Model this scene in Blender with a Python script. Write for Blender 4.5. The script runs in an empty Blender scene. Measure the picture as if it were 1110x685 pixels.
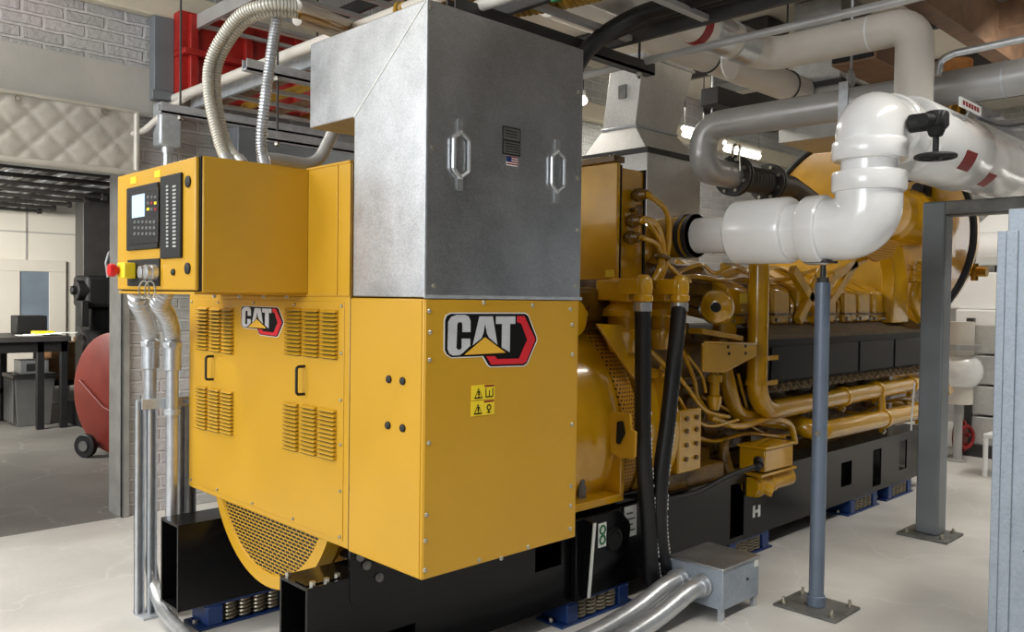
import bpy, bmesh, math, random
from mathutils import Vector as V, Matrix
random.seed(7)
S = bpy.context.scene
COL = S.collection
PI = math.pi
# ---------------------------------------------------------------- camera
F, CX, CY, EYE = 912.0, 555.0, 342.5, 1.6
_x = V((935, -7.5, F)).normalized()
_y = V((-890, -31.5, F)); _y = (_y - _x * _y.dot(_x)).normalized()
_z = -_x.cross(_y)
if _z.y > 0: _z = -_z
ROWS = (_x, _y, _z)                       # world axes seen from the camera (right, down, forward)
right = V([a.x for a in ROWS]); down = V([a.y for a in ROWS]); fwd = V([a.z for a in ROWS])
cam_d = bpy.data.cameras.new('camera'); cam = bpy.data.objects.new('camera', cam_d); COL.objects.link(cam)
cam_d.sensor_width = 36; cam_d.lens = 36 * F / 1110; cam_d.clip_start = 0.05; cam_d.clip_end = 200
cam.matrix_world = Matrix(((right.x, -down.x, -fwd.x, 0), (right.y, -down.y, -fwd.y, 0), (right.z, -down.z, -fwd.z, EYE), (0, 0, 0, 1)))
S.camera = cam
def at(axis, val, px, py):
    d = right * (px - CX) + down * (py - CY) + fwd * F
    o = V((0, 0, EYE)); i = 'xyz'.index(axis)
    return o + d * ((val - o[i]) / d[i])
# ---------------------------------------------------------------- light
S.view_settings.view_transform = 'Standard'; S.view_settings.look = 'None'
S.view_settings.gamma = 1.0; S.view_settings.use_curve_mapping = False
S.view_settings.exposure = -0.12
w = bpy.data.worlds.new('world'); S.world = w; w.use_nodes = True
w.node_tree.nodes['Background'].inputs[0].default_value = (0.80, 0.88, 1.0, 1)
w.node_tree.nodes['Background'].inputs[1].default_value = 0.14
def area(name, loc, target, sx, sy, power, color=(1, 1, 1), spread=180):
    l = bpy.data.lights.new(name, 'AREA'); l.shape = 'RECTANGLE'; l.size = sx; l.size_y = sy; l.energy = power; l.color = color; l.spread = math.radians(spread)
    o = bpy.data.objects.new(name, l); COL.objects.link(o); o.location = loc
    o.rotation_euler = (V(target) - V(loc)).to_track_quat('-Z', 'Y').to_euler()
    return o
area('daylight_door', (-4.2, 1.4, 2.9), (2, 2.9, 1.1), 3.6, 2.6, 300, (0.93, 0.97, 1.0))
area('daylight_side', (-2.6, 4.9, 2.9), (2.0, 3.2, 1.6), 2.2, 2.4, 130, (0.96, 0.98, 1.0))
area('side_fill', (2.5, -2.85, 3.2), (4, 3, 1.0), 5.0, 1.6, 15, (0.95, 0.98, 1.0))  # added weak fill from the right side; the wall there has no window
for i, (x, y) in enumerate(((1.0, 0.6), (4.2, 0.6), (7.4, 0.6), (10.2, 0.8), (0.2, 4.9))):
    area('tube_or_fill', (x, y, 3.75), (x, y - 0.3, 0), 2.2, 0.25, 50, (1.0, 0.97, 0.9), 115)
    area('ceiling_tube_glow', (x, y, 3.8), (x, y, 9), 2.2, 0.25, 22, (1.0, 0.97, 0.9))
area('tube_or_fill', (5.5, 5.2, 3.7), (5.5, 4.6, 0), 2.2, 0.3, 70, (1.0, 0.95, 0.86))
area('tube_or_fill', (7.6, 5.3, 3.7), (7.6, 4.9, 0), 2.2, 0.3, 40, (1.0, 0.95, 0.86))
area('tube_or_fill', (8.9, 1.2, 3.9), (10.4, 2.4, 1.2), 2.2, 0.3, 70, (1.0, 0.97, 0.9))  # added fill aimed at the far white ducts, not a real tube
area('workshop_fill', (0.3, 9.6, 2.55), (3.6, 12.2, 1.3), 2.0, 0.5, 330, (1.0, 0.97, 0.9))  # added unseen fill that brightens the workshop wall from below the rack
# ---------------------------------------------------------------- materials
def lin(c):
    return tuple((v / 12.92 if v <= 0.04045 else ((v + 0.055) / 1.055) ** 2.4) for v in (c[0] / 255, c[1] / 255, c[2] / 255)) + (1,)
def mat(name, rgb, rough=0.5, metal=0.0, var=0.08, scale=6.0, bump=0.0, bscale=60.0, coat=0.0, spec=0.5, emit=0.0, rvar=0.1):
    m = bpy.data.materials.new(name); m.use_nodes = True
    nt = m.node_tree; N = nt.nodes; L = nt.links; b = N['Principled BSDF']
    b.inputs['Roughness'].default_value = rough; b.inputs['Metallic'].default_value = metal
    b.inputs['Coat Weight'].default_value = coat; b.inputs['Coat Roughness'].default_value = 0.06
    b.inputs['Specular IOR Level'].default_value = spec
    c = lin(rgb)
    tc = N.new('ShaderNodeTexCoord')
    if var > 0:
        n = N.new('ShaderNodeTexNoise'); n.inputs['Scale'].default_value = scale; n.inputs['Detail'].default_value = 6
        L.new(tc.outputs['Object'], n.inputs['Vector'])
        r = N.new('ShaderNodeValToRGB'); r.color_ramp.elements[0].position = 0.3; r.color_ramp.elements[1].position = 0.7
        r.color_ramp.elements[0].color = tuple(v * (1 - var) for v in c[:3]) + (1,)
        r.color_ramp.elements[1].color = tuple(min(1, v * (1 + var)) for v in c[:3]) + (1,)
        L.new(n.outputs['Fac'], r.inputs['Fac']); L.new(r.outputs['Color'], b.inputs['Base Color'])
        mr = N.new('ShaderNodeMapRange'); mr.inputs['To Min'].default_value = max(0.02, rough - rvar); mr.inputs['To Max'].default_value = min(1, rough + rvar)
        L.new(n.outputs['Fac'], mr.inputs['Value']); L.new(mr.outputs['Result'], b.inputs['Roughness'])
    else:
        b.inputs['Base Color'].default_value = c
    if bump > 0:
        n2 = N.new('ShaderNodeTexNoise'); n2.inputs['Scale'].default_value = bscale; n2.inputs['Detail'].default_value = 4
        L.new(tc.outputs['Object'], n2.inputs['Vector'])
        bp = N.new('ShaderNodeBump'); bp.inputs['Strength'].default_value = bump; bp.inputs['Distance'].default_value = 0.01
        L.new(n2.outputs['Fac'], bp.inputs['Height']); L.new(bp.outputs['Normal'], b.inputs['Normal'])
    if emit > 0:
        b.inputs['Emission Color'].default_value = c; b.inputs['Emission Strength'].default_value = emit
    return m
def brick_mat(name, axes, c1, c2, mortar, bw=0.22, bh=0.075, ms=0.012, rough=0.75, bump=0.6):
    m = bpy.data.materials.new(name); m.use_nodes = True
    nt = m.node_tree; N = nt.nodes; L = nt.links; b = N['Principled BSDF']
    g = N.new('ShaderNodeNewGeometry'); sp = N.new('ShaderNodeSeparateXYZ'); cb = N.new('ShaderNodeCombineXYZ')
    L.new(g.outputs['Position'], sp.inputs[0]); L.new(sp.outputs[axes[0]], cb.inputs[0]); L.new(sp.outputs[axes[1]], cb.inputs[1])
    wob = N.new('ShaderNodeTexNoise'); wob.inputs['Scale'].default_value = 9; L.new(g.outputs['Position'], wob.inputs['Vector'])
    sc = N.new('ShaderNodeVectorMath'); sc.operation = 'SCALE'; sc.inputs['Scale'].default_value = 0.018; L.new(wob.outputs['Color'], sc.inputs[0])
    ad = N.new('ShaderNodeVectorMath'); L.new(cb.outputs[0], ad.inputs[0]); L.new(sc.outputs[0], ad.inputs[1])
    t = N.new('ShaderNodeTexBrick'); t.inputs['Scale'].default_value = 1; t.inputs['Brick Width'].default_value = bw; t.inputs['Row Height'].default_value = bh
    t.inputs['Mortar Size'].default_value = ms; t.inputs['Mortar Smooth'].default_value = 0.4
    t.inputs['Color1'].default_value = lin(c1); t.inputs['Color2'].default_value = lin(c2); t.inputs['Mortar'].default_value = lin(mortar)
    L.new(ad.outputs[0], t.inputs['Vector'])
    n = N.new('ShaderNodeTexNoise'); n.inputs['Scale'].default_value = 1.3; n.inputs['Detail'].default_value = 8; L.new(g.outputs['Position'], n.inputs['Vector'])
    mx = N.new('ShaderNodeMix'); mx.data_type = 'RGBA'; mx.blend_type = 'OVERLAY'; mx.inputs['Factor'].default_value = 0.35
    L.new(t.outputs['Color'], mx.inputs['A']); L.new(n.outputs['Color'], mx.inputs['B'])
    hs = N.new('ShaderNodeHueSaturation'); hs.inputs['Saturation'].default_value = 0.35; L.new(mx.outputs['Result'], hs.inputs['Color'])
    L.new(hs.outputs['Color'], b.inputs['Base Color'])
    mth = N.new('ShaderNodeMath'); mth.operation = 'MULTIPLY_ADD'; mth.inputs[1].default_value = -1; L.new(t.outputs['Fac'], mth.inputs[0])
    n3 = N.new('ShaderNodeTexNoise'); n3.inputs['Scale'].default_value = 30; n3.inputs['Detail'].default_value = 5; L.new(g.outputs['Position'], n3.inputs['Vector']); L.new(n3.outputs['Fac'], mth.inputs[2])
    bp = N.new('ShaderNodeBump'); bp.inputs['Strength'].default_value = bump; bp.inputs['Distance'].default_value = 0.012
    L.new(mth.outputs[0], bp.inputs['Height']); L.new(bp.outputs['Normal'], b.inputs['Normal'])
    b.inputs['Roughness'].default_value = rough
    return m
def galv_mat(name, lo, hi, metal=0.85, rough=0.36, scale=55.0, stain=None):
    m = bpy.data.materials.new(name); m.use_nodes = True
    nt = m.node_tree; N = nt.nodes; L = nt.links; b = N['Principled BSDF']
    g = N.new('ShaderNodeNewGeometry')
    v = N.new('ShaderNodeTexVoronoi'); v.inputs['Scale'].default_value = scale; L.new(g.outputs['Position'], v.inputs['Vector'])
    n = N.new('ShaderNodeTexNoise'); n.inputs['Scale'].default_value = 5; n.inputs['Detail'].default_value = 10; n.inputs['Roughness'].default_value = 0.7; L.new(g.outputs['Position'], n.inputs['Vector'])
    a = N.new('ShaderNodeMath'); a.operation = 'MULTIPLY_ADD'; a.inputs[1].default_value = 0.3
    sx = N.new('ShaderNodeSeparateColor'); L.new(v.outputs['Color'], sx.inputs[0]); L.new(sx.outputs[0], a.inputs[0]); L.new(n.outputs['Fac'], a.inputs[2])
    r = N.new('ShaderNodeValToRGB'); r.color_ramp.elements[0].position = 0.38; r.color_ramp.elements[1].position = 0.95
    r.color_ramp.elements[0].color = lin(lo); r.color_ramp.elements[1].color = lin(hi)
    L.new(a.outputs[0], r.inputs['Fac']); L.new(r.outputs['Color'], b.inputs['Base Color'])
    mr = N.new('ShaderNodeMapRange'); mr.inputs['To Min'].default_value = rough - 0.08; mr.inputs['To Max'].default_value = rough + 0.16
    L.new(a.outputs[0], mr.inputs['Value']); L.new(mr.outputs['Result'], b.inputs['Roughness'])
    bp = N.new('ShaderNodeBump'); bp.inputs['Strength'].default_value = 0.12; bp.inputs['Distance'].default_value = 0.01
    L.new(n.outputs['Fac'], bp.inputs['Height']); L.new(bp.outputs['Normal'], b.inputs['Normal'])
    b.inputs['Metallic'].default_value = metal
    return m
def slot_mat(name, axes, rgb, hole, bw, bh, ms, metal=0.0):
    m = bpy.data.materials.new(name); m.use_nodes = True
    nt = m.node_tree; N = nt.nodes; L = nt.links; b = N['Principled BSDF']
    g = N.new('ShaderNodeNewGeometry'); sp = N.new('ShaderNodeSeparateXYZ'); cb = N.new('ShaderNodeCombineXYZ')
    L.new(g.outputs['Position'], sp.inputs[0]); L.new(sp.outputs[axes[0]], cb.inputs[0]); L.new(sp.outputs[axes[1]], cb.inputs[1])
    t = N.new('ShaderNodeTexBrick'); t.inputs['Scale'].default_value = 1; t.inputs['Brick Width'].default_value = bw; t.inputs['Row Height'].default_value = bh; t.inputs['Mortar Size'].default_value = ms
    t.inputs['Color1'].default_value = lin(hole); t.inputs['Color2'].default_value = lin(hole); t.inputs['Mortar'].default_value = lin(rgb)
    L.new(cb.outputs[0], t.inputs['Vector']); L.new(t.outputs['Color'], b.inputs['Base Color'])
    bp = N.new('ShaderNodeBump'); bp.inputs['Strength'].default_value = 0.8; bp.inputs['Distance'].default_value = 0.006
    L.new(t.outputs['Fac'], bp.inputs['Height']); L.new(bp.outputs['Normal'], b.inputs['Normal'])
    b.inputs['Roughness'].default_value = 0.5; b.inputs['Metallic'].default_value = metal
    return m
def plank_mat(name, axes, c1, c2, gap, pw, pl=3.0):
    return brick_mat(name, axes, c1, c2, gap, pl, pw, 0.006, 0.8, 0.5)
YEL = (194, 147, 32)
M = dict(
    yellow=mat('yellow_paint', YEL, 0.42, var=0.035, scale=3, bump=0.04, bscale=90, coat=0.12),
    engine=mat('yellow_engine_enamel', (196, 146, 14), 0.2, var=0.14, scale=5, bump=0.06, bscale=40, coat=0.8),
    engine_dull_shaded=mat('yellow_cast_iron_shaded', (100, 70, 12), 0.3, var=0.4, scale=9, bump=0.4, bscale=50, coat=0.1),  # duller engine yellow, darkened so the shade between parts sits in the colour
    black=mat('black_skid_paint', (10, 10, 12), 0.22, var=0.3, scale=3, bump=0.05, bscale=60, coat=0.0, rvar=0.08, spec=0.3),
    blackm=mat('matt_black', (14, 14, 15), 0.6, var=0.2),
    dark=mat('dark_interior', (8, 8, 9), 0.7, var=0.1),
    rubber=mat('black_rubber', (20, 20, 22), 0.45, var=0.2, scale=30, bump=0.1),
    heat=mat('dark_heat_shield', (13, 13, 14), 0.4, var=0.25, scale=6, spec=0.3),
    rust=mat('brown_steel_edge', (96, 78, 50), 0.55, var=0.3, scale=12, bump=0.2),
    white=mat('white_pvc_jacket', (243, 243, 242), 0.22, var=0.015, coat=0.4),
    offwhite=mat('offwhite_pipe_jacket', (214, 208, 198), 0.42, var=0.05, scale=4),
    galv=galv_mat('galvanized_sheet', (166, 168, 170), (206, 208, 210), 0.92, 0.3, 260.0),
    galvd=galv_mat('galvanized_duct_sheet', (190, 190, 187), (220, 219, 214), 0.4, 0.4, 120.0),
    galvp=galv_mat('galvanized_panel', (150, 160, 172), (176, 186, 197), 0.45, 0.45, 90),
    steel=mat('zinc_conduit', (196, 198, 200), 0.32, 0.75, var=0.1, scale=20),
    galvk=galv_mat('dull_galvanized_duct', (150, 150, 147), (186, 185, 180), 0.5, 0.42, 120.0),
    strut=mat('galvanized_strut', (186, 190, 194), 0.4, 0.45, var=0.12, scale=25),
    pipegrey=mat('grey_pipe_paint', (176, 175, 173), 0.32, 0.25, var=0.1, scale=5),
    post=mat('blue_grey_paint', (104, 116, 132), 0.4, 0.15, var=0.08, scale=4),
    column=mat('grey_column_paint', (112, 117, 121), 0.42, 0.1, var=0.12, scale=4),
    plate=mat('raw_steel_plate', (112, 112, 108), 0.5, 0.5, var=0.3, scale=10, bump=0.2),
    flange=mat('dark_grey_flange', (66, 64, 62), 0.45, 0.3, var=0.15),
    bolt=mat('zinc_bolt', (190, 186, 172), 0.3, 0.9, var=0.05),
    red=mat('red_plastic', (200, 24, 22), 0.35, var=0.05),
    redtag=mat('dark_red_tag', (134, 22, 26), 0.5, var=0.1),
    redsteel=mat('red_steel_paint', (156, 28, 20), 0.5, var=0.2, scale=8, bump=0.3, bscale=25),
    drum=mat('dark_red_drum', (104, 34, 24), 0.45, var=0.15),
    sticker=mat('yellow_label', (236, 208, 40), 0.5, var=0),
    ink=mat('black_print', (10, 10, 10), 0.6, var=0, spec=0.2),
    paper=mat('white_label', (226, 228, 224), 0.5, var=0.02),
    silver=mat('silver_letter', (214, 216, 220), 0.35, 0.3, var=0.06, scale=20),
    tri=mat('yellow_triangle', (226, 176, 56), 0.4, var=0.05),
    badge=mat('badge_red', (206, 34, 46), 0.4, var=0.05),
    screen=mat('lcd_screen', (176, 206, 226), 0.2, var=0, emit=0.5),
    led=mat('white_marking', (170, 172, 168), 0.5, var=0),
    blue=mat('dark_blue_paint', (24, 52, 104), 0.35, var=0.1),
    spring=mat('steel_spring', (150, 140, 122), 0.35, 0.7, var=0.1),
    lamp=mat('lit_tube', (255, 248, 232), 0.5, var=0, emit=9.0),
    carton=mat('brown_cardboard', (140, 104, 66), 0.8, var=0.1),
    bin=mat('grey_bin', (92, 92, 90), 0.5, var=0.1),
    glass=mat('grey_glass', (120, 132, 144), 0.08, var=0.2, scale=2),
    wood=mat('raw_wood', (196, 130, 66), 0.7, var=0.2, scale=20),
    brown=mat('weathered_steel', (124, 96, 74), 0.6, 0.2, var=0.25, scale=8),
    beige=mat('beige_cable', (206, 198, 178), 0.5, var=0.05),
    flexm=mat('light_flex_conduit', (200, 196, 184), 0.4, 0.3, var=0.05),
    duct_yel=mat('yellow_flex_hose', (168, 130, 40), 0.5, var=0.15),
    brass=mat('brass', (176, 134, 60), 0.3, 0.9, var=0.1),
    green=mat('green_strap', (24, 110, 60), 0.5, var=0.1),
    quilt=mat('grey_quilt', (192, 188, 178), 0.42, 0.25, var=0.12, scale=4, bump=0.25, bscale=25),
    plaster=mat('white_wall_paint', (214, 208, 196), 0.7, var=0.06, scale=1.5, bump=0.1),
    panelwall=mat('white_panel_wall', (222, 216, 204), 0.6, var=0.04, scale=1),
    concrete=mat('painted_concrete', (192, 189, 184), 0.42, var=0.15, scale=1.6, bump=0.15, bscale=25, rvar=0.18),
    concreted=mat('grey_concrete', (108, 105, 100), 0.55, var=0.2, scale=1.2, bump=0.2, bscale=20),
    lintel=mat('grey_lintel_paint', (176, 173, 167), 0.45, var=0.08, scale=3, bump=0.12),
    jamb=mat('grey_jamb_steel', (150, 148, 143), 0.45, 0.2, var=0.2, scale=6, bump=0.1),
    tarnish=mat('dark_steel', (62, 60, 58), 0.5, 0.3, var=0.2),
    ceilw=mat('white_ceiling_board', (206, 200, 188), 0.8, var=0.08, scale=1.5),
)
def add_cracks(m, scale, strength):            # faint pale hairlines and scuffs in a floor coating
    nt = m.node_tree; N = nt.nodes; L = nt.links; b = N['Principled BSDF']; src = b.inputs['Base Color'].links[0].from_socket
    g = N.new('ShaderNodeNewGeometry'); n = N.new('ShaderNodeTexNoise'); n.inputs['Scale'].default_value = 1.7; n.inputs['Detail'].default_value = 5; L.new(g.outputs['Position'], n.inputs['Vector'])
    a = N.new('ShaderNodeMixRGB'); a.blend_type = 'ADD'; a.inputs['Fac'].default_value = 0.9; L.new(g.outputs['Position'], a.inputs['Color1']); L.new(n.outputs['Color'], a.inputs['Color2'])
    v = N.new('ShaderNodeTexVoronoi'); v.feature = 'DISTANCE_TO_EDGE'; v.inputs['Scale'].default_value = scale; L.new(a.outputs['Color'], v.inputs['Vector'])
    r = N.new('ShaderNodeMapRange'); r.inputs['From Min'].default_value = 0.0; r.inputs['From Max'].default_value = 0.012; r.inputs['To Min'].default_value = strength; r.inputs['To Max'].default_value = 0; L.new(v.outputs['Distance'], r.inputs['Value'])
    n2 = N.new('ShaderNodeTexNoise'); n2.inputs['Scale'].default_value = 0.9; L.new(g.outputs['Position'], n2.inputs['Vector'])
    mu = N.new('ShaderNodeMath'); mu.operation = 'MULTIPLY'; L.new(r.outputs['Result'], mu.inputs[0]); L.new(n2.outputs['Fac'], mu.inputs[1])
    x = N.new('ShaderNodeMixRGB'); x.inputs['Color2'].default_value = lin((236, 234, 230)); L.new(mu.outputs[0], x.inputs['Fac']); L.new(src, x.inputs['Color1']); L.new(x.outputs['Color'], b.inputs['Base Color'])
add_cracks(M['concrete'], 0.75, 0.4); add_cracks(M['concreted'], 0.9, 0.25)
M['perf'] = slot_mat('perforated_yellow_sheet', ('Y', 'Z'), YEL, (12, 10, 6), 0.036, 0.0155, 0.0027)
M['perfx'] = slot_mat('perforated_yellow_guard', ('X', 'Z'), (200, 140, 10), (24, 18, 6), 0.02, 0.02, 0.0055)
M['brick'] = brick_mat('painted_brick_wall', ('X', 'Z'), (184, 181, 175), (168, 165, 160), (192, 189, 183), 0.26, 0.088, 0.013, 0.4, 1.0)
M['brickf'] = brick_mat('far_painted_brick', ('Y', 'Z'), (176, 168, 156), (160, 152, 142), (184, 178, 168))
M['deck'] = plank_mat('wood_roof_deck', ('Y', 'X'), (150, 130, 108), (128, 110, 92), (70, 58, 48), 0.14)
# ---------------------------------------------------------------- mesh tools
WL = {}
def arc_path(pts, R):
    pts = [V(p) for p in pts]
    if len(pts) < 3 or not R: return pts
    out = [pts[0]]
    for i in range(1, len(pts) - 1):
        a, b, c = pts[i - 1], pts[i], pts[i + 1]
        u = (a - b); v = (c - b); lu, lv = u.length, v.length; u.normalize(); v.normalize()
        ang = PI - u.angle(v, 0)
        if ang < 0.03: out.append(b); continue
        r = R[i - 1] if isinstance(R, (list, tuple)) else R
        t = min(r * math.tan(ang / 2), lu * 0.499, lv * 0.499); r = t / math.tan(ang / 2)
        n = max(3, int(ang / 0.2) + 1); bis = (u + v).normalized(); cen = b + bis * (r / math.cos(ang / 2))
        p0 = b + u * t - cen; p1 = b + v * t - cen
        for k in range(n + 1):
            s = k / n; w0 = math.sin((1 - s) * ang) / math.sin(ang); w1 = math.sin(s * ang) / math.sin(ang)
            out.append(cen + p0 * w0 + p1 * w1)
    out.append(pts[-1]); return out
def smooth_path(pts, n=10):
    pts = [V(p) for p in pts]; P = [pts[0] * 2 - pts[1]] + pts + [pts[-1] * 2 - pts[-2]]; out = []
    for i in range(1, len(P) - 2):
        a, b, c, d = P[i - 1:i + 3]
        for k in range(n):
            t = k / n
            out.append(0.5 * ((2 * b) + (c - a) * t + (2 * a - 5 * b + 4 * c - d) * t * t + (3 * b - a - 3 * c + d) * t ** 3))
    out.append(pts[-1]); return out
def resample(pts, step):
    cum = [0.0]
    for a, b in zip(pts, pts[1:]): cum.append(cum[-1] + (b - a).length)
    n = max(2, int(cum[-1] / step)); out = []; j = 0
    for i in range(n + 1):
        s = cum[-1] * i / n
        while j < len(cum) - 2 and cum[j + 1] < s: j += 1
        d = cum[j + 1] - cum[j]; out.append(pts[j].lerp(pts[j + 1], (s - cum[j]) / d if d > 0 else 0))
    return out
class MB:
    def __init__(s): s.bm = bmesh.new()
    def box(s, a, b, rot=None, c=None):
        a = V(a); b = V(b); vs = []
        for i in range(8):
            p = V((a.x if i & 1 == 0 else b.x, a.y if i & 2 == 0 else b.y, a.z if i & 4 == 0 else b.z))
            if rot: cc = V(c) if c else (a + b) / 2; p = rot @ (p - cc) + cc
            vs.append(s.bm.verts.new(p))
        for f in ((0, 2, 3, 1), (4, 5, 7, 6), (0, 1, 5, 4), (2, 6, 7, 3), (0, 4, 6, 2), (1, 3, 7, 5)): s.bm.faces.new([vs[i] for i in f])
        return s
    def hexa(s, lo, hi):                      # two quads, four corners each
        vs = [s.bm.verts.new(V(p)) for p in list(lo) + list(hi)]
        for f in ((3, 2, 1, 0), (4, 5, 6, 7), (0, 1, 5, 4), (1, 2, 6, 5), (2, 3, 7, 6), (3, 0, 4, 7)): s.bm.faces.new([vs[i] for i in f])
        return s
    def prism(s, poly, ext):
        ext = V(ext); a = [s.bm.verts.new(V(p)) for p in poly]; b = [s.bm.verts.new(V(p) + ext) for p in poly]; n = len(a)
        s.bm.faces.new(a[::-1]); s.bm.faces.new(b)
        for i in range(n): s.bm.faces.new((a[i], a[(i + 1) % n], b[(i + 1) % n], b[i]))
        return s
    def rings(s, cen, tan, rad, seg=16, caps=True, up=None):
        n = len(cen); t0 = tan[0]; u = V(up) if up else (V((0, 0, 1)) if abs(t0.z) < 0.9 else V((1, 0, 0)))
        u = (u - t0 * u.dot(t0)).normalized(); prev = None; first = last = None
        for i in range(n):
            t = tan[i]; u = (u - t * u.dot(t)).normalized(); v = t.cross(u)
            ring = [s.bm.verts.new(cen[i] + (u * math.cos(2 * PI * k / seg) + v * math.sin(2 * PI * k / seg)) * rad[i]) for k in range(seg)]
            if prev:
                for k in range(seg): s.bm.faces.new((prev[k], prev[(k + 1) % seg], ring[(k + 1) % seg], ring[k]))
            else: first = ring
            prev = ring; last = ring
        if caps: s.bm.faces.new(first[::-1]); s.bm.faces.new(last)
        return s
    def path(s, pts, r, seg=12, caps=True):
        pts = [p for i, p in enumerate(pts) if i == 0 or (p - pts[i - 1]).length > 1e-5]
        tan = []
        for i in range(len(pts)):
            d = pts[min(i + 1, len(pts) - 1)] - pts[max(i - 1, 0)]; tan.append(d.normalized())
        rad = r if isinstance(r, list) else [r] * len(pts)
        return s.rings(pts, tan, rad, seg, caps)
    def tube(s, pts, r, bend=0.0, seg=12): return s.path(arc_path(pts, bend), r, seg)
    def flex(s, pts, r, pitch=0.012, depth=0.12, seg=14):
        p = resample(pts, pitch / 4); return s.path(p, [r * (1 + depth * (-1.2, 0.7, 1, 0.7)[i % 4]) for i in range(len(p))], seg)
    def cyl(s, a, b, r, r2=None, seg=20): 
        a = V(a); b = V(b); t = (b - a).normalized(); return s.rings([a, b], [t, t], [r, r if r2 is None else r2], seg)
    def lathe(s, base, axis, prof, seg=32):
        base = V(base); t = V(axis).normalized(); return s.rings([base + t * p[0] for p in prof], [t] * len(prof), [max(p[1], 1e-4) for p in prof], seg)
    def torus(s, cen, axis, R, r, seg=40, rs=8):
        c = V(cen); t = V(axis).normalized(); u = t.orthogonal().normalized(); v = t.cross(u); ring = []
        for k in range(seg):
            a = 2 * PI * k / seg; d = u * math.cos(a) + v * math.sin(a)
            ring.append([s.bm.verts.new(c + d * (R + r * math.cos(2 * PI * j / rs)) + t * r * math.sin(2 * PI * j / rs)) for j in range(rs)])
        for k in range(seg):
            A, B = ring[k], ring[(k + 1) % seg]
            for j in range(rs): s.bm.faces.new((A[j], B[j], B[(j + 1) % rs], A[(j + 1) % rs]))
        return s
    def ball(s, c, r, sz=(1, 1, 1)):
        m = Matrix.Translation(V(c)) @ Matrix.Diagonal((r * sz[0], r * sz[1], r * sz[2], 1)); bmesh.ops.create_uvsphere(s.bm, u_segments=18, v_segments=12, radius=1, matrix=m); return s
    def grid_holes(s, o, u, v, t, W, H, holes):
        o = V(o); u = V(u).normalized(); v = V(v).normalized(); t = V(t)
        us = sorted({0, W} | {max(0, min(W, h[0])) for h in holes} | {max(0, min(W, h[2])) for h in holes}); vs = sorted({0, H} | {max(0, min(H, h[1])) for h in holes} | {max(0, min(H, h[3])) for h in holes})
        cell = {}
        for i in range(len(us) - 1):
            for j in range(len(vs) - 1):
                mu = (us[i] + us[i + 1]) / 2; mv = (vs[j] + vs[j + 1]) / 2
                cell[i, j] = not any(h[0] < mu < h[2] and h[1] < mv < h[3] for h in holes)
        vc = {}
        def vx(i, j, k):
            if (i, j, k) not in vc: vc[i, j, k] = s.bm.verts.new(o + u * us[i] + v * vs[j] + t * k)
            return vc[i, j, k]
        for (i, j), on in cell.items():
            if not on: continue
            s.bm.faces.new([vx(i, j, 0), vx(i, j + 1, 0), vx(i + 1, j + 1, 0), vx(i + 1, j, 0)]); s.bm.faces.new([vx(i, j, 1), vx(i + 1, j, 1), vx(i + 1, j + 1, 1), vx(i, j + 1, 1)])
            for (di, dj, a, b) in ((-1, 0, (i, j), (i, j + 1)), (1, 0, (i + 1, j + 1), (i + 1, j)), (0, -1, (i + 1, j), (i, j)), (0, 1, (i, j + 1), (i + 1, j + 1))):
                if not cell.get((i + di, j + dj), False): s.bm.faces.new([vx(*a, 0), vx(*a, 1), vx(*b, 1), vx(*b, 0)])
        return s
    def build(s, name, m, parent=None, bevel=0.0, angle=35, seg=2, m2=None):
        bm = s.bm; bmesh.ops.recalc_face_normals(bm, faces=bm.faces)
        xs = [v.co for v in bm.verts]; lo = V((min(p.x for p in xs), min(p.y for p in xs), min(p.z for p in xs))); hi = V((max(p.x for p in xs), max(p.y for p in xs), max(p.z for p in xs)))
        c = (lo + hi) / 2
        if parent is None: c.z = lo.z
        bmesh.ops.translate(bm, verts=bm.verts, vec=-c)
        me = bpy.data.meshes.new(name); bm.to_mesh(me); bm.free()
        me.materials.append(M[m] if isinstance(m, str) else m)
        if m2: me.materials.append(M[m2])
        for p in me.polygons: p.use_smooth = True
        me.set_sharp_from_angle(angle=math.radians(angle))
        o = bpy.data.objects.new(name, me); COL.objects.link(o); WL[o.name] = c
        if parent: o.parent = parent; o.location = c - WL[parent.name]
        else: o.location = c
        if bevel:
            b = o.modifiers.new('bevel', 'BEVEL'); b.width = bevel; b.segments = seg; b.limit_method = 'ANGLE'; b.angle_limit = math.radians(40)
        return o
def thing(name, loc, label, cat, group=None):
    o = bpy.data.objects.new(name, None); COL.objects.link(o); o.location = V(loc); o.empty_display_size = 0.1; WL[o.name] = V(loc)
    o['label'] = label; o['category'] = cat
    if group: o['group'] = group
    return o
def tag(o, label, cat, group=None):
    o['label'] = label; o['category'] = cat
    if group: o['group'] = group
    return o
def struct(o): o['kind'] = 'structure'; return o
def clone(o, delta, parent=None):
    c = o.copy(); COL.objects.link(c); WL[c.name] = WL[o.name] + V(delta)
    if parent: c.parent = parent; c.location = WL[c.name] - WL[parent.name]
    else: c.location = WL[c.name]
    for ch in o.children: clone(ch, delta, c)
    return c
def dot_series(proto_builder, name, pts, parent):
    first = None
    for p in pts:
        if first is None: first = proto_builder(p); base = V(p)
        else: clone(first, V(p) - base, parent)
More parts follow.
